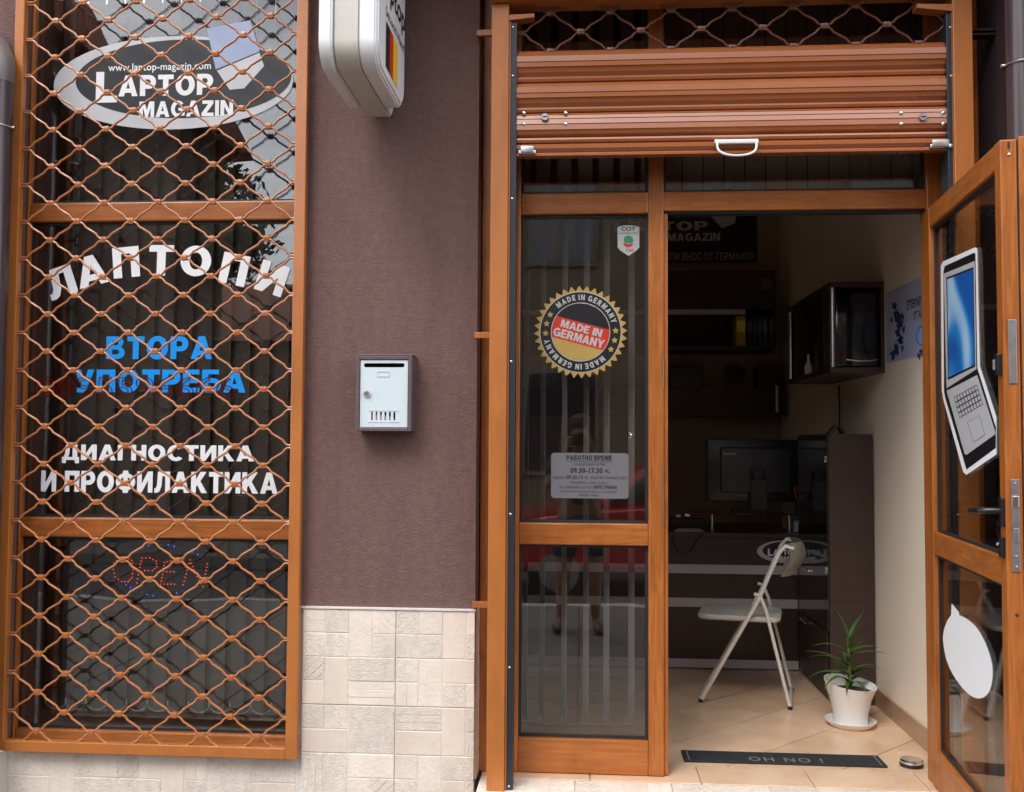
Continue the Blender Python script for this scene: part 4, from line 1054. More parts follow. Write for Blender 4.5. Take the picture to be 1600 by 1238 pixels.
# rounded slot ends
for ex, s in ((slot[0], 1), (slot[1], -1)):
    hz = (slot[3] - slot[2]) / 2; zc = (slot[2] + slot[3]) / 2
    for sz in (1, -1):
        pts = [(ex, zc + sz * hz)] + [(ex + s * (hz - hz * math.cos(R(a))), zc + sz * hz * math.sin(R(a))) for a in (0, 22, 45, 67, 90)]
        mk('slot_corner', prism(bmesh.new(), [Vector((a, yA, b)) for a, b in pts], (0, .002, 0)), M_maild, dr)
kx, kz = dx0 + DW * .145, dz0 + DH * .495
lk = mk('lock', lathe(bmesh.new(), [(.001, -.010), (.009, -.010), (.0115, -.007), (.012, 0)], (kx, yA, kz), 24, 'y'), M_chrome, mbx, True)
mk('keyhole', B(kx - .004, kx + .004, yA - .0115, yA - .0102, kz - .001, kz + .001), M_black, lk)
nx_, nz_ = dx0 + DW * .49, dz1 - DH * .21
bm = bmesh.new()
for q in ((nx_ - .022, nx_ + .022, nz_ + .008, nz_ + .010), (nx_ - .022, nx_ + .022, nz_ - .010, nz_ - .0075), (nx_ - .0225, nx_ - .0205, nz_ - .008, nz_ + .008), (nx_ + .0205, nx_ + .0225, nz_ - .008, nz_ + .008)): box(bm, q[0], q[1], yA - .002, yA - .0002, q[2], q[3])
mk('name_holder', bm, M_maild, mbx)
bm = bmesh.new()
for q in ((vx0 - .012, vx0 + nv * vs_ + .005, vz1 + .004, vz1 + .006), (vx0 - .012, vx0 + nv * vs_ + .005, vz0 - .007, vz0 - .005)): box(bm, q[0], q[1], yA - .0016, yA - .0002, q[2], q[3])
mk('window_rib', bm, M_maild, mbx)
o = mk('letter', prism(bmesh.new(), [(dx0 + .012, -.070, dz0 + .004), (dx1 - .05, -.070, dz0 + .004), (dx1 - .05, -.070, vz0 + .010), (vx0 + .012, -.070, vz1 - .004), (dx0 + .012, -.070, vz1 + .01)], (0, .002, 0)), M_paper); tag(o, 'white folded paper showing through the mailbox slits', 'paper')
o = mk('leaflet', B(dx0 + .006, vx0 + vs_ * .8, -.0745, -.073, dz0 + .004, vz1 - .003), M_paperr); tag(o, 'red printed leaflet behind the leftmost slit of the mailbox', 'leaflet')

#==================================================================== DRAINPIPES
def pipe(x, y, r, z0, z1, lab, clampz, bend=None, side=1):
    t = thing('drainpipe', lab, 'drainpipe', (x, y, 0))
    mk('pipe', tube(bmesh.new(), [(x, y, z0), (x, y, z1)], r, 28), M_pipe, t, True)
    if bend:
        mk('elbow', tube(bmesh.new(), [(x, y, z1 - .02), (x, y, z1 + .02), (x - .01, y + .02, z1 + .06), (x - .05, y + .06, z1 + .13), (x - .10, y + .08, z1 + .18)], r * 1.04, 28), mat('grey brown pipe elbow', (.11, .088, .082), .45, coat=.1), t, True)
    c = mk('clamp', tube(bmesh.new(), [(x + (r + .003) * math.cos(R(a)), y + (r + .003) * math.sin(R(a)), clampz + .01 * math.cos(R(a * 2)) * 0) for a in range(0, 361, 15)], .0035, 6), M_steel, t, True)
    mk('clamp_screw', tube(bmesh.new(), [(x + side * (r + .002), y, clampz), (x + side * (r + .016), y, clampz)], .0055, 8), M_chrome, c, True)
    return t
pr = .052; yp = -.11
pipe(ax(8, yp, 600) - pr * 1.15, yp, pr, 0, az_(122, yp, 5), 'dark brown drainpipe with grey elbow at the left edge beside the grille', az_(200, yp, 5), True, 1)
pipe(ax(1576, -.22, 400) + pr * 1.05, -.22, pr, 0, 5.4, 'dark brown drainpipe at the right edge beside the open door', az_(103, -.22, 1580), None, -1)

#==================================================================== INSIDE THE SHOP
# desk
YD = 1.80
dk = thing('reception_desk', 'dark brown reception desk with three aluminium strips behind the folding chair', 'desk', (.5, YD, FZ))
dx0_, dx1_ = -.35, 1.178
ztop = az_(833, YD, 1150)
mk('front_panel', B(dx0_, dx1_, YD, YD + .02, FZ + .05, ztop - .022), M_dwoodh, dk)
mk('side_panel', B(dx0_, dx0_ + .02, YD + .02, YD + .62, FZ, ztop - .022), M_dwood, dk)
mk('desk_top', B(dx0_ - .02, dx1_, YD - .025, YD + .66, ztop - .022, ztop, r=.002), M_dwoodh, dk)
mk('kick_board', B(dx0_ + .02, dx1_, YD + .04, YD + .06, FZ, FZ + .05), M_black, dk)
for a, b in ((883, 897), (935.5, 949.5), (1031, 1044.5)):
    mk('strip', B(dx0_ + .002, dx1_ - .001, YD - .004, YD - .0005, az_(b, YD, 1150), az_(a, YD, 1150)), M_strip, dk)
c0 = at(1229, 862, YD)
lgd = thing('desk_logo', 'small oval logo sticker on the front of the reception desk', 'sticker', (c0[0], YD - .006, c0[1]))
oval_logo(lgd, lambda u, v, k: Vector((u, YD - .0055 - .0005 * k, v)), c0[0], c0[1], .158, 0, False)
# back wall cabinets
YW = 2.92
wc = thing('wall_shelf_unit', 'dark wall shelf unit with open book shelf on the back wall', 'shelf', (.3, YW, 1.6))
def bx(px0, px1, py0, py1, Y): return rect(px0, px1, py0, py1, Y)
a = bx(930, 1212, 423, 484, YW)
mk('flap_door', B(-.5, a[1], YW, YW + .02, a[2], a[3]), M_dwoodh, wc)
mk('carcass_top', B(-.5, a[1], YW + .0201, RY1 - .001, a[3] - .02, a[3]), M_dwood, wc)
mk('metal_strip', B(-.5, ax(1165, YW), YW - .006, YW - .0005, az_(492, YW, 1100), az_(484, YW, 1100)), M_strip, wc)
b = bx(930, 1212, 492, 547, YW)
mk('shelf_board', B(-.5, b[1], YW, RY1 - .001, b[2], b[2] + .025), M_dwood, wc)
mk('side_board', B(b[1] - .02, b[1], YW + .002, RY1 - .001, b[2] + .026, a[3] - .021), M_dwood, wc)
mk('back_board', B(-.5, b[1] - .021, RY1 - .02, RY1 - .001, b[2] + .026, a[3] - .021), M_dwood, wc)
sq = bx(1190, 1206, 436, 452, YW)
mk('label', B(sq[0], sq[1], YW - .002, YW - .0005, sq[2], sq[3]), mat('grey print', (.12, .12, .12), .6), wc)
bcols = [(.55, .42, .03), (.02, .02, .02), (.03, .03, .035), (.03, .06, .16), (.03, .07, .17), (.02, .02, .03), (.25, .25, .25)]
bxp = [(1150, 1165), (1166, 1175), (1176, 1183), (1184, 1190), (1191, 1199), (1200, 1203), (1204, 1208)]
bl_ = ['thick yellow book at the left end of the book shelf', 'black book next to the yellow book on the shelf', 'charcoal folder third from the left on the shelf', 'thin dark blue binder left of the wide blue binder', 'wide dark blue binder on the shelf', 'thin black booklet near the right end of the shelf', 'grey booklet at the right end of the shelf']
for i, ((p0_, p1_), c_) in enumerate(zip(bxp, bcols)):
    q = bx(p0_, p1_, 494 + (i % 3), 540, YW + .03)
    bk = thing('book', bl_[i], 'book', (q[0], YW + .03, b[2] + .025), 'books on the wall shelf')
    mk('cover', B(q[0] + .001, q[1] - .001, YW + .02, YW + .20, b[2] + .026, q[3], r=.002), mat('book cover', c_, .5), bk)
    mk('spine_label', B(q[0] + .003, q[1] - .003, YW + .0185, YW + .0198, q[3] - .11, q[3] - .03), mat('spine print', tuple(min(1, x * 2.5 + .05) for x in c_), .5), bk)
pb = bx(1175, 1196, 463, 481, YW + .05)
# router shelf + lower shelf row
y2 = 3.0
lwz = bx(1000, 1228, 607, 650, y2)
ls2 = thing('lower_wall_shelf', 'dark low cabinet on the back wall below the shelf unit', 'cabinet', (.3, y2, lwz[2]))
mk('cabinet_body', B(-.5, lwz[1], y2, RY1 - .001, lwz[2], lwz[3]), M_dwoodh, ls2)
mk('door_gap', B(ax(1120, y2), ax(1121.5, y2), y2 - .001, y2 - .0002, lwz[2] + .005, lwz[3] - .005), M_black, ls2)
mk('metal_post', tube(bmesh.new(), [(ax(1214, y2 - .03), y2 - .03, az_(645, y2, 1214)), (ax(1214, y2 - .03), y2 - .03, az_(603, y2, 1214))], .012, 12), M_steel, ls2, True)
q = bx(1047, 1097, 574, 607, y2 + .05)
o = thing('storage_box', 'low black box at the left on the lower wall cabinet', 'box', (q[0], y2 + .05, q[2]), 'black boxes on the lower wall cabinet')
mk('box_body', B(q[0], q[1], y2 + .05, y2 + .2, lwz[3] + .001, q[3], r=.004), M_plastic, o); mk('box_lid', B(q[0] - .004, q[1] + .004, y2 + .046, y2 + .204, q[3] + .0005, q[3] + .012, r=.003), M_plastic, o)
q = bx(1184, 1221, 573, 607, y2 + .05)
o = thing('storage_box', 'small square black box at the right on the lower wall cabinet', 'box', (q[0], y2 + .05, q[2]), 'black boxes on the lower wall cabinet')
mk('box_body', B(q[0], q[1], y2 + .05, y2 + .2, lwz[3] + .001, q[3], r=.004), M_dwood, o); mk('box_front', B(q[0] + .02, q[1] - .02, y2 + .046, y2 + .0495, lwz[3] + .02, q[3] - .02), M_plasticg, o)
q = at(1149, 584, RY1 - .03)
ck = thing('wall_badge', 'round grey badge hanging on the back wall between the two cabinets', 'badge', (q[0], RY1 - .02, q[1]))
mk('plate', lathe(bmesh.new(), [(.07, 0), (.076, .004), (.076, .018)], (q[0], RY1 - .025, q[1]), 32, 'y'), mat('badge grey', (.20, .20, .20), .5), ck, True)
mk('ring', lathe(bmesh.new(), [(.052, -.002), (.056, -.002), (.056, -.0005), (.052, -.0005)], (q[0], RY1 - .025, q[1]), 32, 'y'), M_blk, ck, True)
text('LAPTOP', (q[0] - .045, q[0] + .045, q[1] - .012, q[1] + .012), pf_y(RY1 - .029), M_txt, ck)
# poster on the back wall
q = bx(900, 1183, 332, 410, RY1 - .02)
ps = thing('shop_poster', 'black poster with silver lettering high on the back wall', 'poster', ((q[0] + q[1]) / 2, RY1 - .02, q[2]))
mk('board', B(q[0], q[1], RY1 - .02, RY1 - .001, q[2], q[3] + .12), M_blk, ps)
yq = RY1 - .0225
put(fit(hrow('LAPTOP'), *bx(960, 1106, 346, 361, yq)), pf_y(yq), M_silver, ps)
put(fit(hrow('MAGAZIN'), *bx(1043, 1125, 364, 377, yq)), pf_y(yq), M_silver, ps)
text('www.laptop-magazin.com', (*bx(985, 1104, 337, 343, yq),), pf_y(yq), M_greyv, ps, off=.0)
text('ЛАПТОПИ ВНОС ОТ ГЕРМАНИЯ', (*bx(1008, 1178, 395, 407, yq),), pf_y(yq), M_silver, ps, off=.0)
qq = [at(x_, y_, yq) for x_, y_ in ((1110, 338), (1128, 357), (1148, 349), (1152, 330))]
poly(qq, pf_y(yq), M_silver, ps, 'laptop_picture')
# poster on the side wall
Yp0, Yp1 = on(1384, 500, (RX1 - .004, 0, 0), Vector((1, 0, 0))).y, .20
def sw(px, py): return on(px, py, (RX1 - .0045, 0, 0), Vector((1, 0, 0)))
zt_, zb_ = sw(1384, 459).z, sw(1385, 568).z
wp = thing('side_wall_poster', 'blue grey poster with dark blue figure on the cream wall beside the door', 'poster', (RX1, (Yp0 + Yp1) / 2, zb_))
mk('sheet', B(RX1 - .003, RX1 - .0005, Yp1, Yp0, zb_, zt_), mat('pale blue print', (.52, .58, .74), .45, noise_s=3, col2=(.38, .42, .62)), wp)
M_fig = mat('dark blue print', (.015, .07, .26), .45, noise_s=30, col2=(.008, .02, .07))
random.seed(3)
for (px, py, rr2) in ((1398, 478, 6), (1402, 492, 8), (1406, 506, 8), (1403, 520, 7), (1407, 532, 7), (1401, 545, 8), (1395, 556, 7), (1409, 495, 5), (1393, 500, 4), (1412, 515, 4), (1410, 545, 4), (1440, 550, 6), (1444, 543, 4), (1436, 556, 4)):
    pts = [sw(px + rr2 * random.uniform(.35, 1.3) * .7 * math.cos(a * math.pi / 7), py + rr2 * 1.3 * random.uniform(.4, 1.3) * math.sin(a * math.pi / 7)) for a in range(14)]
    for p in pts: p.x = RX1 - .0036 - random.uniform(0, .0006)
    bm = bmesh.new(); bm.faces.new([bm.verts.new(p) for p in pts]); mk('figure_patch', bm, M_fig, wp)
cr0 = sw(1440, 524)
mk('ring_emblem', tube(bmesh.new(), [Vector((RX1 - .004, cr0.y + .055 * math.cos(a * math.pi / 12), cr0.z + .038 * math.sin(a * math.pi / 12))) for a in range(25)], .004, 5), M_blue, wp)
pq = lambda u, v: Vector((RX1 - .0042, -u, v))
t0_, t1_ = sw(1417, 450), sw(1452, 468)
text('ETERNITY', (-t0_.y, -t0_.y + .21, t1_.z - .008, t1_.z + .030), pq, M_txt, wp, off=.01)
text('STAB', (-t0_.y + .075, -t0_.y + .195, t1_.z - .062, t1_.z - .026), pq, M_txt, wp, off=.01)
# hanging wall cabinet on the side wall
hc_x0 = 1.150; hy0, hy1, hz0, hz1 = .985, 1.89, 1.815, 2.235
hc = thing('hanging_cabinet', 'dark open hanging cabinet with metal posts high on the right wall', 'cabinet', ((hc_x0 + RX1) / 2, 1.4, hz0))
mk('top_board', B(hc_x0, RX1 - .001, hy0, hy1, hz1 - .025, hz1, r=.001), M_dwood, hc)
mk('bottom_board', B(hc_x0, RX1 - .001, hy0, hy1, hz0, hz0 + .025, r=.001), M_dwood, hc)
mk('back_board', B(RX1 - .016, RX1 - .0012, hy0 + .001, hy1, hz0 + .026, hz1 - .026), M_dwood, hc)
mk('divider', B(hc_x0 + .02, RX1 - .018, 1.19, 1.21, hz0 + .026, hz1 - .026), M_dwood, hc)
for y__ in (hy0 + .012, hy1 - .02): mk('metal_post', tube(bmesh.new(), [(hc_x0 + .014, y__, hz0 + .026), (hc_x0 + .014, y__, hz1 - .026)], .013, 14), M_chrome, hc, True)
mk('end_board', B(hc_x0 + .03, RX1 - .018, hy1 - .02, hy1 - .001, hz0 + .026, hz1 - .026), M_dwood, hc)
sp = thing('black_speaker', 'tall glossy black speaker with a silver band inside the hanging cabinet', 'speaker', (1.27, 1.04, hz0 + .026))
mk('speaker_body', B(1.178, RX1 - .02, 1.0, 1.16, hz0 + .026, hz1 - .045, r=.012), mat('glossy black', (.008, .008, .012), .12, coat=.6), sp, True)
mk('silver_band', tube(bmesh.new(), [(1.225, .997, hz0 + .062), (1.27, .994, hz0 + .056), (1.33, .994, hz0 + .056), (1.365, .997, hz0 + .062)], .003, 6), M_chrome, sp, True)
bt = thing('spray_bottle', 'small white bottle standing in the hanging cabinet beside a black case', 'bottle', (1.20, 1.62, hz0 + .026))
mk('bottle_body', lathe(bmesh.new(), [(.02, 0), (.021, .003), (.021, .055), (.009, .072), (.008, .085)], (1.20, 1.62, hz0 + .026), 18), M_pot, bt, True)
mk('cap', lathe(bmesh.new(), [(.007, 0), (.007, .025), (.004, .03)], (1.20, 1.62, hz0 + .026 + .0855), 14), M_pot, bt, True)
cs_ = thing('black_case', 'small black case standing in the hanging cabinet', 'case', (1.27, 1.5, hz0 + .026))
mk('case_body', B(1.215, 1.33, 1.40, 1.56, hz0 + .0265, hz0 + .20, r=.01), M_plastic, cs_, True); mk('case_lid', B(1.212, 1.333, 1.397, 1.563, hz0 + .201, hz0 + .215, r=.005), M_plastic, cs_)
# tall cabinet
tx0, ty0, ty1, tz1 = 1.180, 1.15, 1.76, 1.535
tcab = thing('tall_cabinet', 'tall dark brown cabinet with black glass doors behind the potted plant', 'cabinet', (1.29, 1.45, FZ))
mk('end_panel', B(tx0, RX1 - .013, ty0, ty0 + .02, FZ, tz1), M_dwood, tcab)
mk('top_board', B(tx0, RX1 - .013, ty0 + .0201, ty1, tz1 - .02, tz1), M_dwood, tcab)
mk('carcass', B(tx0 + .01, RX1 - .0135, ty0 + .0202, ty1 - .001, FZ, tz1 - .0205), M_dwood, tcab)
M_blkgl = mat('black glass', (.006, .008, .010), .06, coat=.8)
gd = mk('glass_door', B(tx0 - .008, tx0 - .002, ty0 + .004, ty1 - .005, FZ + .335, tz1 - .01, r=.001), M_blkgl, tcab)
for zz in (az_(718, ty0, 1290), az_(892, ty0, 1290)): mk('hinge', B(tx0 - .012, tx0 - .0082, ty0 + .008, ty0 + .032, zz - .014, zz + .014, r=.004), M_chrome, gd, True)
mk('handle', B(tx0 - .02, tx0 - .0082, 1.50, 1.60, az_(893, 1.5, 1265) - .004, az_(893, 1.5, 1265) + .004, r=.002), M_chrome, gd)
dd = mk('lower_door', B(tx0 - .008, tx0 - .001, ty0 + .03, ty1 - .005, FZ + .04, FZ + .328, r=.001), M_dwood, tcab)
mk('handle', tube(bmesh.new(), [(tx0 - .02, 1.56, FZ + .30), (tx0 - .02, 1.68, FZ + .30)], .005, 8), M_chrome, dd, True)
ph = thing('phone_holder', 'small black tent shaped holder on top of the tall cabinet', 'holder', (1.23, 1.2, tz1))
mk('flap', prism(bmesh.new(), [(1.19, 1.19, tz1 + .001), (1.215, 1.19, tz1 + .001), (1.243, 1.19, tz1 + .044), (1.228, 1.19, tz1 + .044)], (0, .06, 0)), M_plasticg, ph)
mk('flap', prism(bmesh.new(), [(1.235, 1.19, tz1 + .044), (1.243, 1.19, tz1 + .0445), (1.275, 1.19, tz1 + .001), (1.262, 1.19, tz1 + .001)], (0, .06, 0)), M_plastic, ph)
# things on the desk
ym = YD + .22
rs2 = thing('monitor_riser', 'low black glass monitor stand on the reception desk', 'stand', (ax(1170, ym), ym, ztop))
zr2 = az_(800, ym, 1180)
mk('top_plate', B(ax(1080, ym), ax(1252, ym), ym - .12, ym + .2, zr2 - .008, zr2, r=.002), M_blkgl, rs2)
for p_ in (1112, 1232): mk('foot', tube(bmesh.new(), [(ax(p_, ym - .08), ym - .08, ztop + .0005), (ax(p_, ym - .08), ym - .08, zr2 - .0085)], .012, 14), M_chrome, rs2, True)
q = bx(1105, 1252, 687, 784, ym)
mon = thing('computer_monitor', 'black computer monitor seen from behind on the desk', 'monitor', ((q[0] + q[1]) / 2, ym, zr2))
mk('casing', B(q[0], q[1], ym, ym + .03, q[2], q[3], r=.006), M_plastic, mon, True)
mk('back_bulge', B(q[0] + .07, q[1] - .06, ym - .028, ym - .0005, q[2] + .05, q[3] - .045, r=.012), M_plasticg, mon, True)
q2 = bx(1131, 1151, 707, 711, ym - .03); text('lenovo', (q2[0], q2[1], q2[2], q2[3]), pf_y(ym - .0295), M_silver, mon, off=.02)
q2 = bx(1173, 1198, 750, 799, ym - .05)
mk('stand_neck', B(q2[0], q2[1], ym - .058, ym - .04, zr2 + .012, q2[3], r=.003), M_plasticg, mon)
mk('cable_grip', tube(bmesh.new(), [(q2[0] + .01, ym - .05, q2[3] + .001), (q2[0] + .005, ym - .055, q2[3] + .05), (q2[0] + .03, ym - .055, q2[3] + .075), (q2[1] - .015, ym - .055, q2[3] + .05), (q2[1] - .01, ym - .05, q2[3] + .001)], .007, 8), M_plastic, mon, True)
mk('stand_base', B(q2[0] - .09, q2[1] + .09, ym - .10, ym + .10, zr2 + .0005, zr2 + .012, r=.003), M_plastic, mon)
q2 = bx(1152, 1167, 769, 776, ym); mk('sticker', B(q2[0], q2[1], ym - .003, ym - .0005, q2[2], q2[3]), M_plate, mon)
yp_ = YD + .10
q = bx(1240, 1262, 781, 833, yp_)
cb = thing('card_box', 'small white and blue carton standing on the desk beside the glass door', 'carton', (q[0], yp_, ztop))
mk('carton', B(q[0] + .003, q[1] - .012, yp_, yp_ + .07, ztop + .0005, az_(818 - 3, yp_, 1250), r=.002), mat('pale carton', (.38, .36, .42), .6), cb)
mk('blue_band', B(q[0] + .0025, q[1] - .0115, yp_ - .001, yp_ + .071, az_(818 - 3, yp_, 1250) + .0003, az_(813, yp_, 1250)), mat('blue carton print', (.03, .12, .40), .5), cb)
pc = at(1250, 790, ym - .06)
pcup = thing('pen_cup', 'dark cup of orange handled scissors and pens beside the monitor', 'pen cup', (pc[0], ym - .06, zr2))
mk('cup', lathe(bmesh.new(), [(.026, 0), (.028, .08), (.024, .08), (.022, .004)], (pc[0], ym - .06, zr2 + .001), 18), M_plastic, pcup, True)
M_or = mat('orange plastic', (.65, .08, .02), .4)
for i, (dx, dy) in enumerate(((-.015, .01), (.004, -.004), (.013, .008))):
    mk('scissor_handle', tube(bmesh.new(), [(pc[0] + dx, ym - .06 + dy, zr2 + .05), (pc[0] + dx * 1.5, ym - .06 + dy, zr2 + .11), (pc[0] + dx * 1.5 - .01, ym - .06 + dy, zr2 + .13), (pc[0] + dx * 1.5, ym - .06 + dy, zr2 + .145), (pc[0] + dx * 1.5 + .01, ym - .06 + dy, zr2 + .13), (pc[0] + dx * 1.5, ym - .06 + dy, zr2 + .112)], .0028, 6), M_or, pcup, True)
q = bx(1052, 1102, 823, 832, YD + .05)
pap = thing('paper_stack', 'few loose white papers lying on the left of the desk', 'papers', ((q[0] + q[1]) / 2, YD + .1, ztop))
for i in range(3):
    a_ = .08 * i
    mk('sheet', prism(bmesh.new(), [(q[0] + .01 * i, YD + .02, ztop + .001 + .002 * i), (q[1] - .02 * i, YD + .03 + a_ * .1, ztop + .001 + .002 * i), (q[1] - .01, YD + .2, ztop + .001 + .002 * i), (q[0] + .03, YD + .18, ztop + .001 + .002 * i)], (0, 0, .0012)), M_paper, pap)
ad = thing('power_adapter', 'bundle of small silver adapters at the left end of the desk', 'adapter', (ax(1075, ym), ym, ztop))
for i, p_ in enumerate((1060, 1074, 1086)):
    X = ax(p_, ym + .06); mk('plug', B(X - .018, X + .014, ym + .05, ym + .09, ztop + .055 + .004 * (i % 2), ztop + .075 + .006 * (i % 2), r=.004), (M_steel, M_chrome, M_red)[i], ad, True)
mk('tray', B(ax(1046, ym + .06), ax(1102, ym + .06), ym + .03, ym + .12, ztop + .0005, ztop + .054, r=.004), M_plastic, ad)
cbp = [at(a_, b_, YD - .03) for a_, b_ in ((1052, 836), (1053, 850), (1060, 864), (1068, 868), (1078, 863), (1088, 847), (1094, 838), (1102, 833))]
o = mk('dangling_cable', tube(bmesh.new(), [(a_, YD - .03, b_) for a_, b_ in cbp], .003, 6), M_plastic, smooth=True); tag(o, 'black cable hanging in a loop over the front edge of the desk', 'cable')
# wall cable
o = mk('wall_cable', tube(bmesh.new(), [(RX1 - .005, 1.75, 1.8), (RX1 - .006, 1.74, 1.7), (RX1 - .004, 1.755, 1.56), (RX1 - .005, 1.75, 1.0)], .004, 6), M_plastic, smooth=True); tag(o, 'thin dark cable running down the right wall under the hanging cabinet', 'cable')

# folding chair ----------------------------------------------------------
YC = 1.09
fc = thing('folding_chair', 'cream metal folding chair standing in the doorway of the shop', 'chair', (ax(1160, YC), YC, FZ))
def cp(px, py, y): X, Z = at(px, py, y); return Vector((X, y, Z))
W2 = .19
yN, yFar = YC, YC + .36
# chair is seen from its side: legs run in the x/z plane, width runs along y
pA = cp(1095, 1098, yN); pA.z = FZ + .006
topN = cp(1228, 852, yN)
back = cp(1233, 1104, yN); back.z = FZ + .006
pivot = cp(1186, 938, yN)
ox = .0
def side(y):
    front = [Vector((pA.x, y, pA.z)), Vector((cp(1186, 935, yN).x, y, cp(1186, 935, yN).z)), Vector((cp(1203, 893, yN).x, y, cp(1203, 893, yN).z)), Vector((cp(1217, 862, yN).x, y, cp(1217, 862, yN).z)), Vector((cp(1226, 852, yN).x, y, cp(1226, 852, yN).z)), Vector((cp(1238, 856, yN).x, y, cp(1238, 856, yN).z))]
    rear = [Vector((cp(1178, 928, yN).x, y, cp(1178, 928, yN).z)), Vector((cp(1187, 930, yN).x, y, cp(1187, 930, yN).z)), Vector((cp(1196, 952, yN).x, y, cp(1196, 952, yN).z)), Vector((back.x, y, back.z))]
    return front, rear
ysA, ysB = YC, YC + .35
fA, rA = side(ysA); fB, rB = side(ysB)
def sweep(nm, pts, r): return mk(nm, tube(bmesh.new(), pts, r, 10), M_chair, fc, True)
sweep('front_leg', fA, .0095); sweep('front_leg', fB, .0095); sweep('rear_leg', rA, .0085); sweep('rear_leg', rB, .0085)
for a_, b_ in ((rA[-1], rB[-1]), (fA[0], fB[0])):
    e1, e2 = a_ + Vector((0, 0, .012)), b_ + Vector((0, 0, .012)); mk('cross_bar', tube(bmesh.new(), [e1, e2], .008, 8), M_chair, fc, True)
for p in (fA[0], fB[0], rA[-1], rB[-1]): mk('foot_cap', tube(bmesh.new(), [(p.x, p.y, FZ + .0005), (p.x, p.y, FZ + .016)], .0115, 10), M_plastic, fc, True)
sz = (cp(1150, 966, yN).z)
sx0, sx1 = cp(1088, 950, yN).x, cp(1218, 950, yN).x
bm = prism(bmesh.new(), [Vector((a_, b_, sz - .018)) for a_, b_ in rrect(sx0, sx1, ysA + .012, ysB - .012, .045, 6)], (0, 0, .024))
e = [ed for ed in bm.edges if abs(ed.verts[0].co.z - ed.verts[1].co.z) < 1e-6]
bmesh.ops.bevel(bm, geom=e, offset=.007, segments=2, affect='EDGES'); mk('seat', bm, M_seat, fc, True)
# curved back rest between the uprights
bm = bmesh.new(); rows_ = []
for t in range(9):
    u = t / 8; z = fA[5].z + .004 - u * .085 * (1 + .0 * u); z0b = fA[3].z
    line = []
    for s in range(13):
        v = s / 12; bow = .068 * math.sin(math.pi * v) ** .8
        X = fA[4].x + .004 - .026 * u + bow + .030 * math.sin(math.pi * min(1, u * 1.1))
        Z = fA[4].z + .012 - u * .155
        line.append(bm.verts.new((X, ysA + (ysB - ysA) * v, Z)))
    rows_.append(line)
for a_, b_ in zip(rows_, rows_[1:]):
    for s in range(12): bm.faces.new((a_[s], a_[s + 1], b_[s + 1], b_[s]))
r_ = bmesh.ops.solidify(bm, geom=list(bm.faces), thickness=.010); mk('backrest', bm, M_seat, fc, True)
for c_ in fc.children:
    c_.matrix_parent_inverse = Matrix.Identity(4)
fc.rotation_euler = (0, 0, R(-13))

# plant -------------------------------------------------------------------
pxc = at(1329, 1130, .82)[0]; PC = Vector((pxc, .82, FZ))
so_ = thing('pot_saucer', 'white round saucer under the flower pot', 'saucer', PC)
mk('dish', lathe(bmesh.new(), [(.085, .0005), (.098, .012), (.108, .026), (.103, .026), (.092, .012), (.05, .009), (.001, .009)], PC, 40), M_pot, so_, True)
pot = thing('flower_pot', 'white flower pot with slanted rim on a saucer by the doorway wall', 'pot', PC + Vector((0, 0, .0095)))
bm = bmesh.new(); prf = [(.066, .010), (.070, .013), (.074, .06), (.088, .115), (.103, .16), (.110, .184), (.106, .184), (.098, .160), (.083, .12), (.001, .118)]
lathe(bm, prf, PC, 44)
for v in bm.verts:
    if v.co.z > PC.z + .13:
        k = (v.co.z - PC.z - .13) / .056; v.co.z += k * ((.012 * (-(v.co.x - PC.x) / .11)) + .010 * ((v.co.y - PC.y) / .11))
mk('pot_body', bm, M_pot, pot, True)
so2 = mk('soil', lathe(bmesh.new(), [(.001, .150), (.05, .154), (.092, .148)], PC, 30), M_soil, pot, True)
pl = thing('leafy_plant', 'upright green plant with long arching leaves in the white pot', 'plant', PC + Vector((0, 0, .15)))
stem = [PC + Vector((0, 0, .14)), PC + Vector((.0, 0, .20)), PC + Vector((-.003, .0, .27)), PC + Vector((-.006, 0, .34)), PC + Vector((-.008, 0, .385))]
mk('stem', tube(bmesh.new(), stem, [.009, .008, .007, .006, .004], 8), M_stem, pl, True)
random.seed(11)
def leaf_(base, az, L_, up0, droop, w=.012):
    bm = bmesh.new(); d = Vector((math.cos(az), math.sin(az), 0)); sd_ = Vector((-d.y, d.x, 0)); rows2 = []
    n_ = 9; p = base.copy(); an = up0
    for i in range(n_ + 1):
        t = i / n_; ww = w * (math.sin(math.pi * min(1, t * .9 + .12)) ** .7) * (1 - t * .75)
        up_ = Vector((0, 0, 1)) * math.cos(an) - d * math.sin(an)
        rows2.append([bm.verts.new(p + sd_ * ww + up_ * ww * .35), bm.verts.new(p), bm.verts.new(p - sd_ * ww + up_ * ww * .35)])
        p = p + (d * math.cos(an) + Vector((0, 0, 1)) * math.sin(an)) * (L_ / n_); an -= droop / n_
    for a_, b_ in zip(rows2, rows2[1:]):
        for k in (0, 1): bm.faces.new((a_[k], a_[k + 1], b_[k + 1], b_[k]))
    mk('leaf', bm, M_leaf, pl, True)
T = lambda z: PC + Vector((-.004, 0, z))
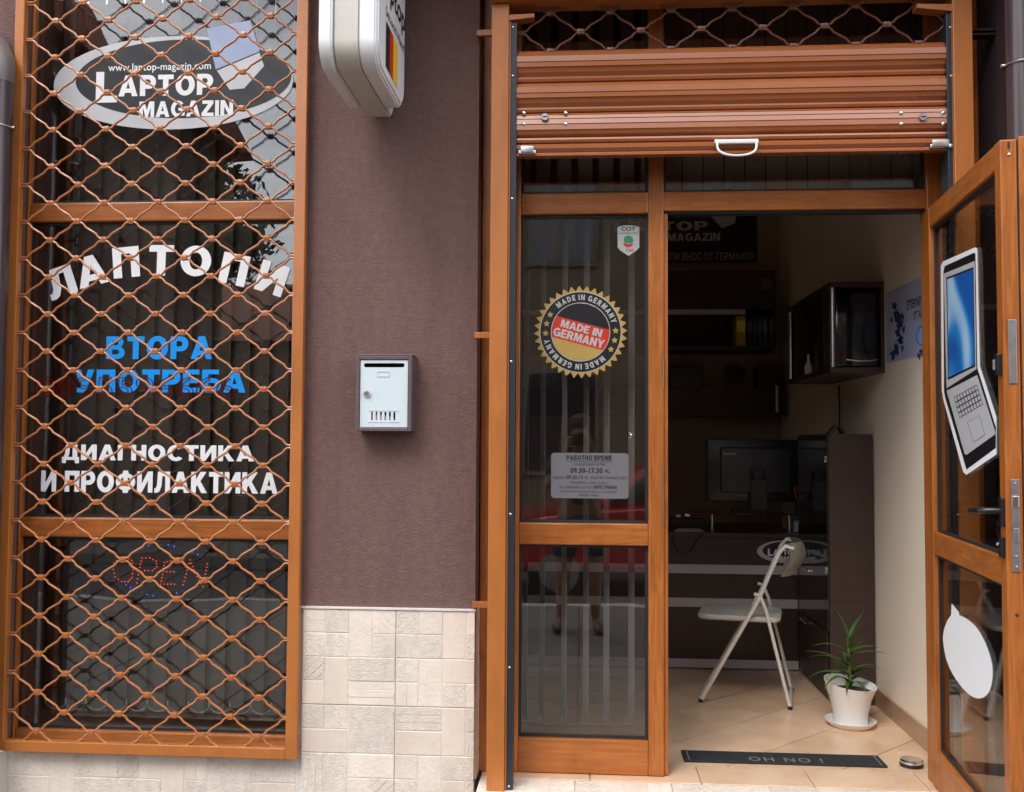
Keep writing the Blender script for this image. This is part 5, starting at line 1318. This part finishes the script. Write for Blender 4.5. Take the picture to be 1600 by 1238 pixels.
specs = [(.43, 175, .17, 62, 10), (.43, 150, .14, 75, 20), (.43, 20, .15, 65, 20), (.42, 330, .16, 60, 15), (.36, 178, .17, 40, 70), (.36, 5, .17, 35, 60), (.35, 40, .16, 45, 60), (.345, 340, .17, 30, 50),
         (.30, 185, .20, 35, 40), (.29, 160, .18, 40, 70), (.27, 2, .17, 25, 50), (.26, 350, .14, 45, 60), (.25, 200, .13, 40, 90), (.24, 178, .21, 30, 75), (.24, 15, .12, 45, 80), (.22, 20, .13, 30, 70),
         (.21, 215, .19, 45, 110), (.20, 250, .16, 40, 100), (.20, 285, .15, 40, 90), (.31, 255, .13, 50, 60), (.38, 285, .12, 60, 40), (.19, 190, .14, 10, 90), (.30, 90, .14, 40, 60), (.25, 110, .14, 40, 60)]
for z, a_, L_, u_, dr_ in specs: leaf_(T(.16 + (z - .19) * .86), R(a_), L_ * random.uniform(.92, 1.08), R(u_), R(dr_), random.uniform(.015, .019))
# mat and door stop
my0, my1 = .270, .392
mx0, mx1 = ax(1066, .34, 1190), ax(1378, .34, 1190)
dm = thing('door_mat', 'black door mat with OH NO ! lettering just inside the threshold', 'door mat', ((mx0 + mx1) / 2, .26, FZ))
mk('pad', B(mx0, mx1, my0, my1, FZ + .0005, FZ + .009, r=.002), M_mat, dm)
for a_ in (mx0 + .018, mx1 - .022): mk('edge_rib', B(a_, a_ + .004, my0 + .002, my1 - .002, FZ + .0092, FZ + .011), M_matt, dm)
lt = text('OH NO !', (ax(1170, .30, 1190), ax(1286, .30, 1190), my0 + .012, my0 + .060), lambda u, v: Vector((u, v, FZ + .0096)), M_matt, dm, off=.01, track=.12)
sc_ = Vector((ax(1424, .305, 1190), .305, FZ))
dst = thing('door_stop', 'round polished metal door stop on the floor beside the right wall', 'door stop', sc_)
mk('cap', lathe(bmesh.new(), [(.041, .013), (.043, .022), (.037, .027), (.001, .028)], sc_, 30), M_chrome, dst, True)
mk('rubber_ring', lathe(bmesh.new(), [(.040, .0005), (.043, .002), (.043, .0125), (.040, .0128)], sc_, 30), M_plastic, dst, True)

#==================================================================== ACROSS THE STREET (seen mirrored in the glass)
M_facA = mat('ochre facade render', (.17, .125, .085), .9, noise_s=1.5, noise_amt=.2)
M_facB = mat('brown facade render', (.16, .12, .10), .9, noise_s=1.5, noise_amt=.2)
M_facC = mat('grey facade render', (.22, .21, .20), .9, noise_s=1.5, noise_amt=.2)
M_roof = mat('red clay roof', (.25, .07, .04), .8, noise_s=14, noise_amt=.4, bump=.6, bump_s=30)
M_wing = mat('dark window glass', (.02, .025, .03), .1, coat=.5)
def house(name, lab, x0, x1, y0, y1, z1, m_, roof, ws, step_=2.2, floors=2):
    t = thing(name, lab, 'building', ((x0 + x1) / 2, y1, 0))
    mk('wall', B(x0, x1, y0, y1, -.13, z1), m_, t)
    if roof:
        mk('roof', prism(bmesh.new(), [(x0 - .4, y1 + .45, z1 - .05), (x0 - .4, (y0 + y1) / 2, z1 + roof), (x0 - .4, y0 - .4, z1 - .05)], (x1 - x0 + .8, 0, 0)), M_roof, t)
    else: mk('cornice', B(x0 - .1, x1 + .1, y0 - .1, y1 + .12, z1 + .001, z1 + .25), m_, t)
    for f in range(floors):
        x = x0 + .8
        while x < x1 - 1.2:
            z = 1.0 + f * 3.0
            if z + 1.5 < z1:
                w = mk('window_frame', B(x, x + 1.1, y1 + .001, y1 + .05, z, z + 1.5), M_facB, t)
                mk('glass', B(x + .07, x + .52, y1 + .0505, y1 + .055, z + .07, z + 1.43), M_wing, w); mk('glass', B(x + .58, x + 1.03, y1 + .0505, y1 + .055, z + .07, z + 1.43), M_wing, w)
            x += step_
    return t
house('town_house', 'tall ochre house across the street mirrored in the door glass', -1.6, 9, -18, -10.2, 9.5, M_facA, 0, [], 2.3, 3)
house('town_house', 'brown house with tiled roof mirrored at the left of the window', -16, -8.5, -12.5, -9.8, 7.9, M_facB, .7, [], 2.4, 3)
house('town_house', 'lower grey house mirrored in the window below the sky', -8.4, -6.75, -14, -11.6, 6.95, M_facB, .6, [], 2.0, 2)
house('town_house', 'low house with red tiled roof mirrored behind the grille', -8.4, -1.2, -19, -13.6, 3.3, M_facB, 1.5, [], 2.2, 1)
tr = thing('street_tree', 'leafy tree mirrored in the upper window pane', 'tree', (-6.6, -12.9, -.13))
TC = Vector((-6.45, -12.9, 0))
mk('trunk', tube(bmesh.new(), [TC + Vector((0, 0, -.13)), TC + Vector((.05, 0, 2)), TC + Vector((0, .1, 3.8)), TC + Vector((.1, 0, 5))], [.17, .14, .11, .05], 10), mat('bark', (.09, .06, .04), .9, bump=1, bump_s=30), tr, True)
bm = bmesh.new(); random.seed(5)
for i in range(5200):
    c = Vector((random.gauss(0, .5), random.gauss(0, .5), random.gauss(0, .6)))
    if c.length > 1.1: continue
    n3 = noise.noise(c * 1.7)
    if n3 < -.12: continue
    p = TC + Vector((0, 0, 5.3)) + c; s = random.uniform(.05, .11)
    a = Vector((random.gauss(0, 1), random.gauss(0, 1), random.gauss(0, 1))).normalized(); b = a.orthogonal().normalized()
    bm.faces.new([bm.verts.new(p + a * s), bm.verts.new(p + b * s * .6), bm.verts.new(p - a * s), bm.verts.new(p - b * s * .6)])
mk('crown', bm, mat('tree leaves', (.055, .09, .025), .7, noise_s=2, noise_amt=.4), tr)
# parked red car
M_car = mat('red car paint', (.38, .012, .02), .25, coat=.8)
cx_ = 1.05; cy0, cy1 = -7.6, -5.95; zc0 = -.14
car = thing('parked_car', 'red hatchback parked across the pavement mirrored in the door glass', 'car', (cx_, (cy0 + cy1) / 2, zc0))
side_ = [(-2.0, .30), (-2.02, .62), (-1.9, .82), (-1.1, .95), (-.95, .98), (1.55, 1.0), (1.95, .92), (2.05, .6), (2.02, .30)]
bm = prism(bmesh.new(), [Vector((cx_ + a, cy0, zc0 + b)) for a, b in side_], (0, cy1 - cy0, 0))
bmesh.ops.bevel(bm, geom=list(bm.edges), offset=.06, segments=3, affect='EDGES'); mk('body', bm, M_car, car, True)
cab = [(-1.0, .96), (-.35, 1.42), (1.25, 1.44), (1.75, 1.0)]
bm = bmesh.new(); va = [bm.verts.new((cx_ + a, cy0 + .08 + (b - .96) * .35, zc0 + b)) for a, b in cab]; vb = [bm.verts.new((cx_ + a, cy1 - .08 - (b - .96) * .35, zc0 + b)) for a, b in cab]
bm.faces.new(va); bm.faces.new(list(reversed(vb)))
for i in range(4): bm.faces.new((va[(i + 1) % 4], va[i], vb[i], vb[(i + 1) % 4]))
bmesh.ops.recalc_face_normals(bm, faces=bm.faces); bmesh.ops.bevel(bm, geom=list(bm.edges), offset=.04, segments=2, affect='EDGES'); mk('cabin', bm, M_car, car, True)
for a0, a1, b0, b1 in ((-.78, .28, -.32, .28), (.36, 1.48, .36, 1.18)):
    pts = [(a0, 1.02), (a1, 1.02), (b1, 1.36), (b0, 1.36)]
    mk('side_window', prism(bmesh.new(), [Vector((cx_ + a, cy1 - .073 - (b - .96) * .35, zc0 + b)) for a, b in pts], (0, -.01, 0)), M_wing, car)
for wx_ in (-1.25, 1.3):
    for wy in (cy0 + .1, cy1 - .1):
        w = mk('wheel', lathe(bmesh.new(), [(.20, -.1), (.30, -.1), (.315, -.06), (.315, .06), (.30, .1), (.20, .1)], (cx_ + wx_, wy, zc0 + .3155), 28, 'y'), M_plastic, car, True)
        mk('rim', lathe(bmesh.new(), [(.001, .105), (.195, .103), (.195, -.103), (.001, -.105)], (cx_ + wx_, wy, zc0 + .3155), 20, 'y'), M_steel, w, True)
mk('headlight', ball(bmesh.new(), (cx_ - 1.93, cy1 - .25, zc0 + .68), .11, 2, (.6, 1, .7)), M_chrome, car, True)
mk('headlight', ball(bmesh.new(), (cx_ - 1.93, cy0 + .25, zc0 + .68), .11, 2, (.6, 1, .7)), M_chrome, car, True)

# photographer -------------------------------------------------------------
def skin(name, verts, edges, m_, parent, root=0, sub=2):
    me = bpy.data.meshes.new(name); me.from_pydata([v[:3] for v in verts], edges, []); o = bpy.data.objects.new(name, me); COL.objects.link(o)
    sk = o.modifiers.new('s', 'SKIN'); sk.use_smooth_shade = True
    for i, v in enumerate(verts):
        d_ = me.skin_vertices[0].data[i]; rr_ = v[3]; d_.radius = rr_ if isinstance(rr_, tuple) else (rr_, rr_); d_.use_root = (i == root)
    ss = o.modifiers.new('u', 'SUBSURF'); ss.levels = sub; ss.render_levels = sub
    dg = bpy.context.evaluated_depsgraph_get(); m2 = bpy.data.meshes.new_from_object(o.evaluated_get(dg)); bpy.data.objects.remove(o)
    bm = bmesh.new(); bm.from_mesh(m2); bpy.data.meshes.remove(m2)
    return mk(name, bm, m_, parent, True)
yb = -3.80
per = thing('person', 'standing person in dark shirt and shorts holding a camera, mirrored in the door glass', 'person', (0, yb, 0))
M_skin = mat('skin', (.22, .11, .07), .5); M_shirt = mat('dark shirt', (.03, .03, .035), .9); M_short = mat('dark blue shorts', (.025, .035, .07), .9, noise_s=20, noise_amt=.2)
V = [(0, yb, .93, .12), (0, yb, 1.10, .115), (0, yb - .01, 1.26, .14), (0, yb + .01, 1.385, .06), (0, yb + .03, 1.45, .055), (0, yb + .045, 1.54, (.078, .095)), (0, yb + .035, 1.62, .07)]
E = [(0, 1), (1, 2), (2, 3), (3, 4), (4, 5), (5, 6)]
for s in (-1, 1):
    b0 = len(V)
    V += [(s * .10, yb, .84, .088), (s * .125, yb + .01, .46, .058), (s * .135, yb - .015, .30, .056), (s * .14, yb - .01, .09, .036), (s * .15, yb + .03, .05, .036), (s * .165, yb + .16, .035, .034)]
    E += [(0, b0), (b0, b0 + 1), (b0 + 1, b0 + 2), (b0 + 2, b0 + 3), (b0 + 3, b0 + 4), (b0 + 4, b0 + 5)]
    a0 = len(V)
    V += [(s * .175, yb - .005, 1.335, .058), (s * .23, yb + .07, 1.13, .043), (s * .115, yb + .20, 1.38, .027), (s * .085, yb + .215, 1.45, .030)]
    E += [(2, a0), (a0, a0 + 1), (a0 + 1, a0 + 2), (a0 + 2, a0 + 3)]
    for f in range(4):
        zf = 1.452 + f * .019; f0 = len(V)
        V += [(s * .086, yb + .238, zf, .010), (s * .070, yb + .256, zf + .002, .0095), (s * (.048 - .003 * abs(f - 1)), yb + .258, zf + .002, .008)]
        E += [(a0 + 3, f0), (f0, f0 + 1), (f0 + 1, f0 + 2)]
    f0 = len(V); V += [(s * .070, yb + .195, 1.475, .011), (s * .045, yb + .185, 1.487, .009)]; E += [(a0 + 3, f0), (f0, f0 + 1)]
skin('body', V, E, M_skin, per)
skin('shirt', [(0, yb, .95, .135), (0, yb, 1.10, .132), (0, yb - .01, 1.26, .158), (0, yb, 1.375, .075)] + [(s * .18, yb - .004, 1.335, .072) for s in (-1, 1)] + [(s * .215, yb + .045, 1.21, .062) for s in (-1, 1)],
     [(0, 1), (1, 2), (2, 3), (2, 4), (2, 5), (4, 6), (5, 7)], M_shirt, per)
skin('shorts', [(0, yb, .97, .138), (0, yb, .90, .140)] + [(s * .105, yb, .80, .105) for s in (-1, 1)] + [(s * .125, yb + .008, .56, .092) for s in (-1, 1)], [(0, 1), (1, 2), (1, 3), (2, 4), (3, 5)], M_short, per)
mk('hair', ball(bmesh.new(), (0, yb + .018, 1.60), .098, 3, (.92, 1.02, .95)), mat('dark hair', (.02, .014, .01), .8), per, True)
for s in (-1, 1): mk('shoe', ball(bmesh.new(), (s * .16, yb + .07, .045), .13, 3, (.36, .98, .34)), mat('brown shoe', (.09, .05, .03), .6), per, True)
ca = thing('photo_camera', 'black camera held up by the person mirrored in the door glass', 'camera', (0, yb + .23, 1.47))
mk('camera_body', B(-.062, .062, yb + .215, yb + .248, 1.458, 1.532, r=.006), M_plastic, ca, True)
mk('lens', lathe(bmesh.new(), [(.030, 0), (.032, .03), (.031, .036), (.024, .037), (.022, .028), (.001, .028)], (0, yb + .2485, 1.495), 28, 'y'), M_plastic, ca, True)
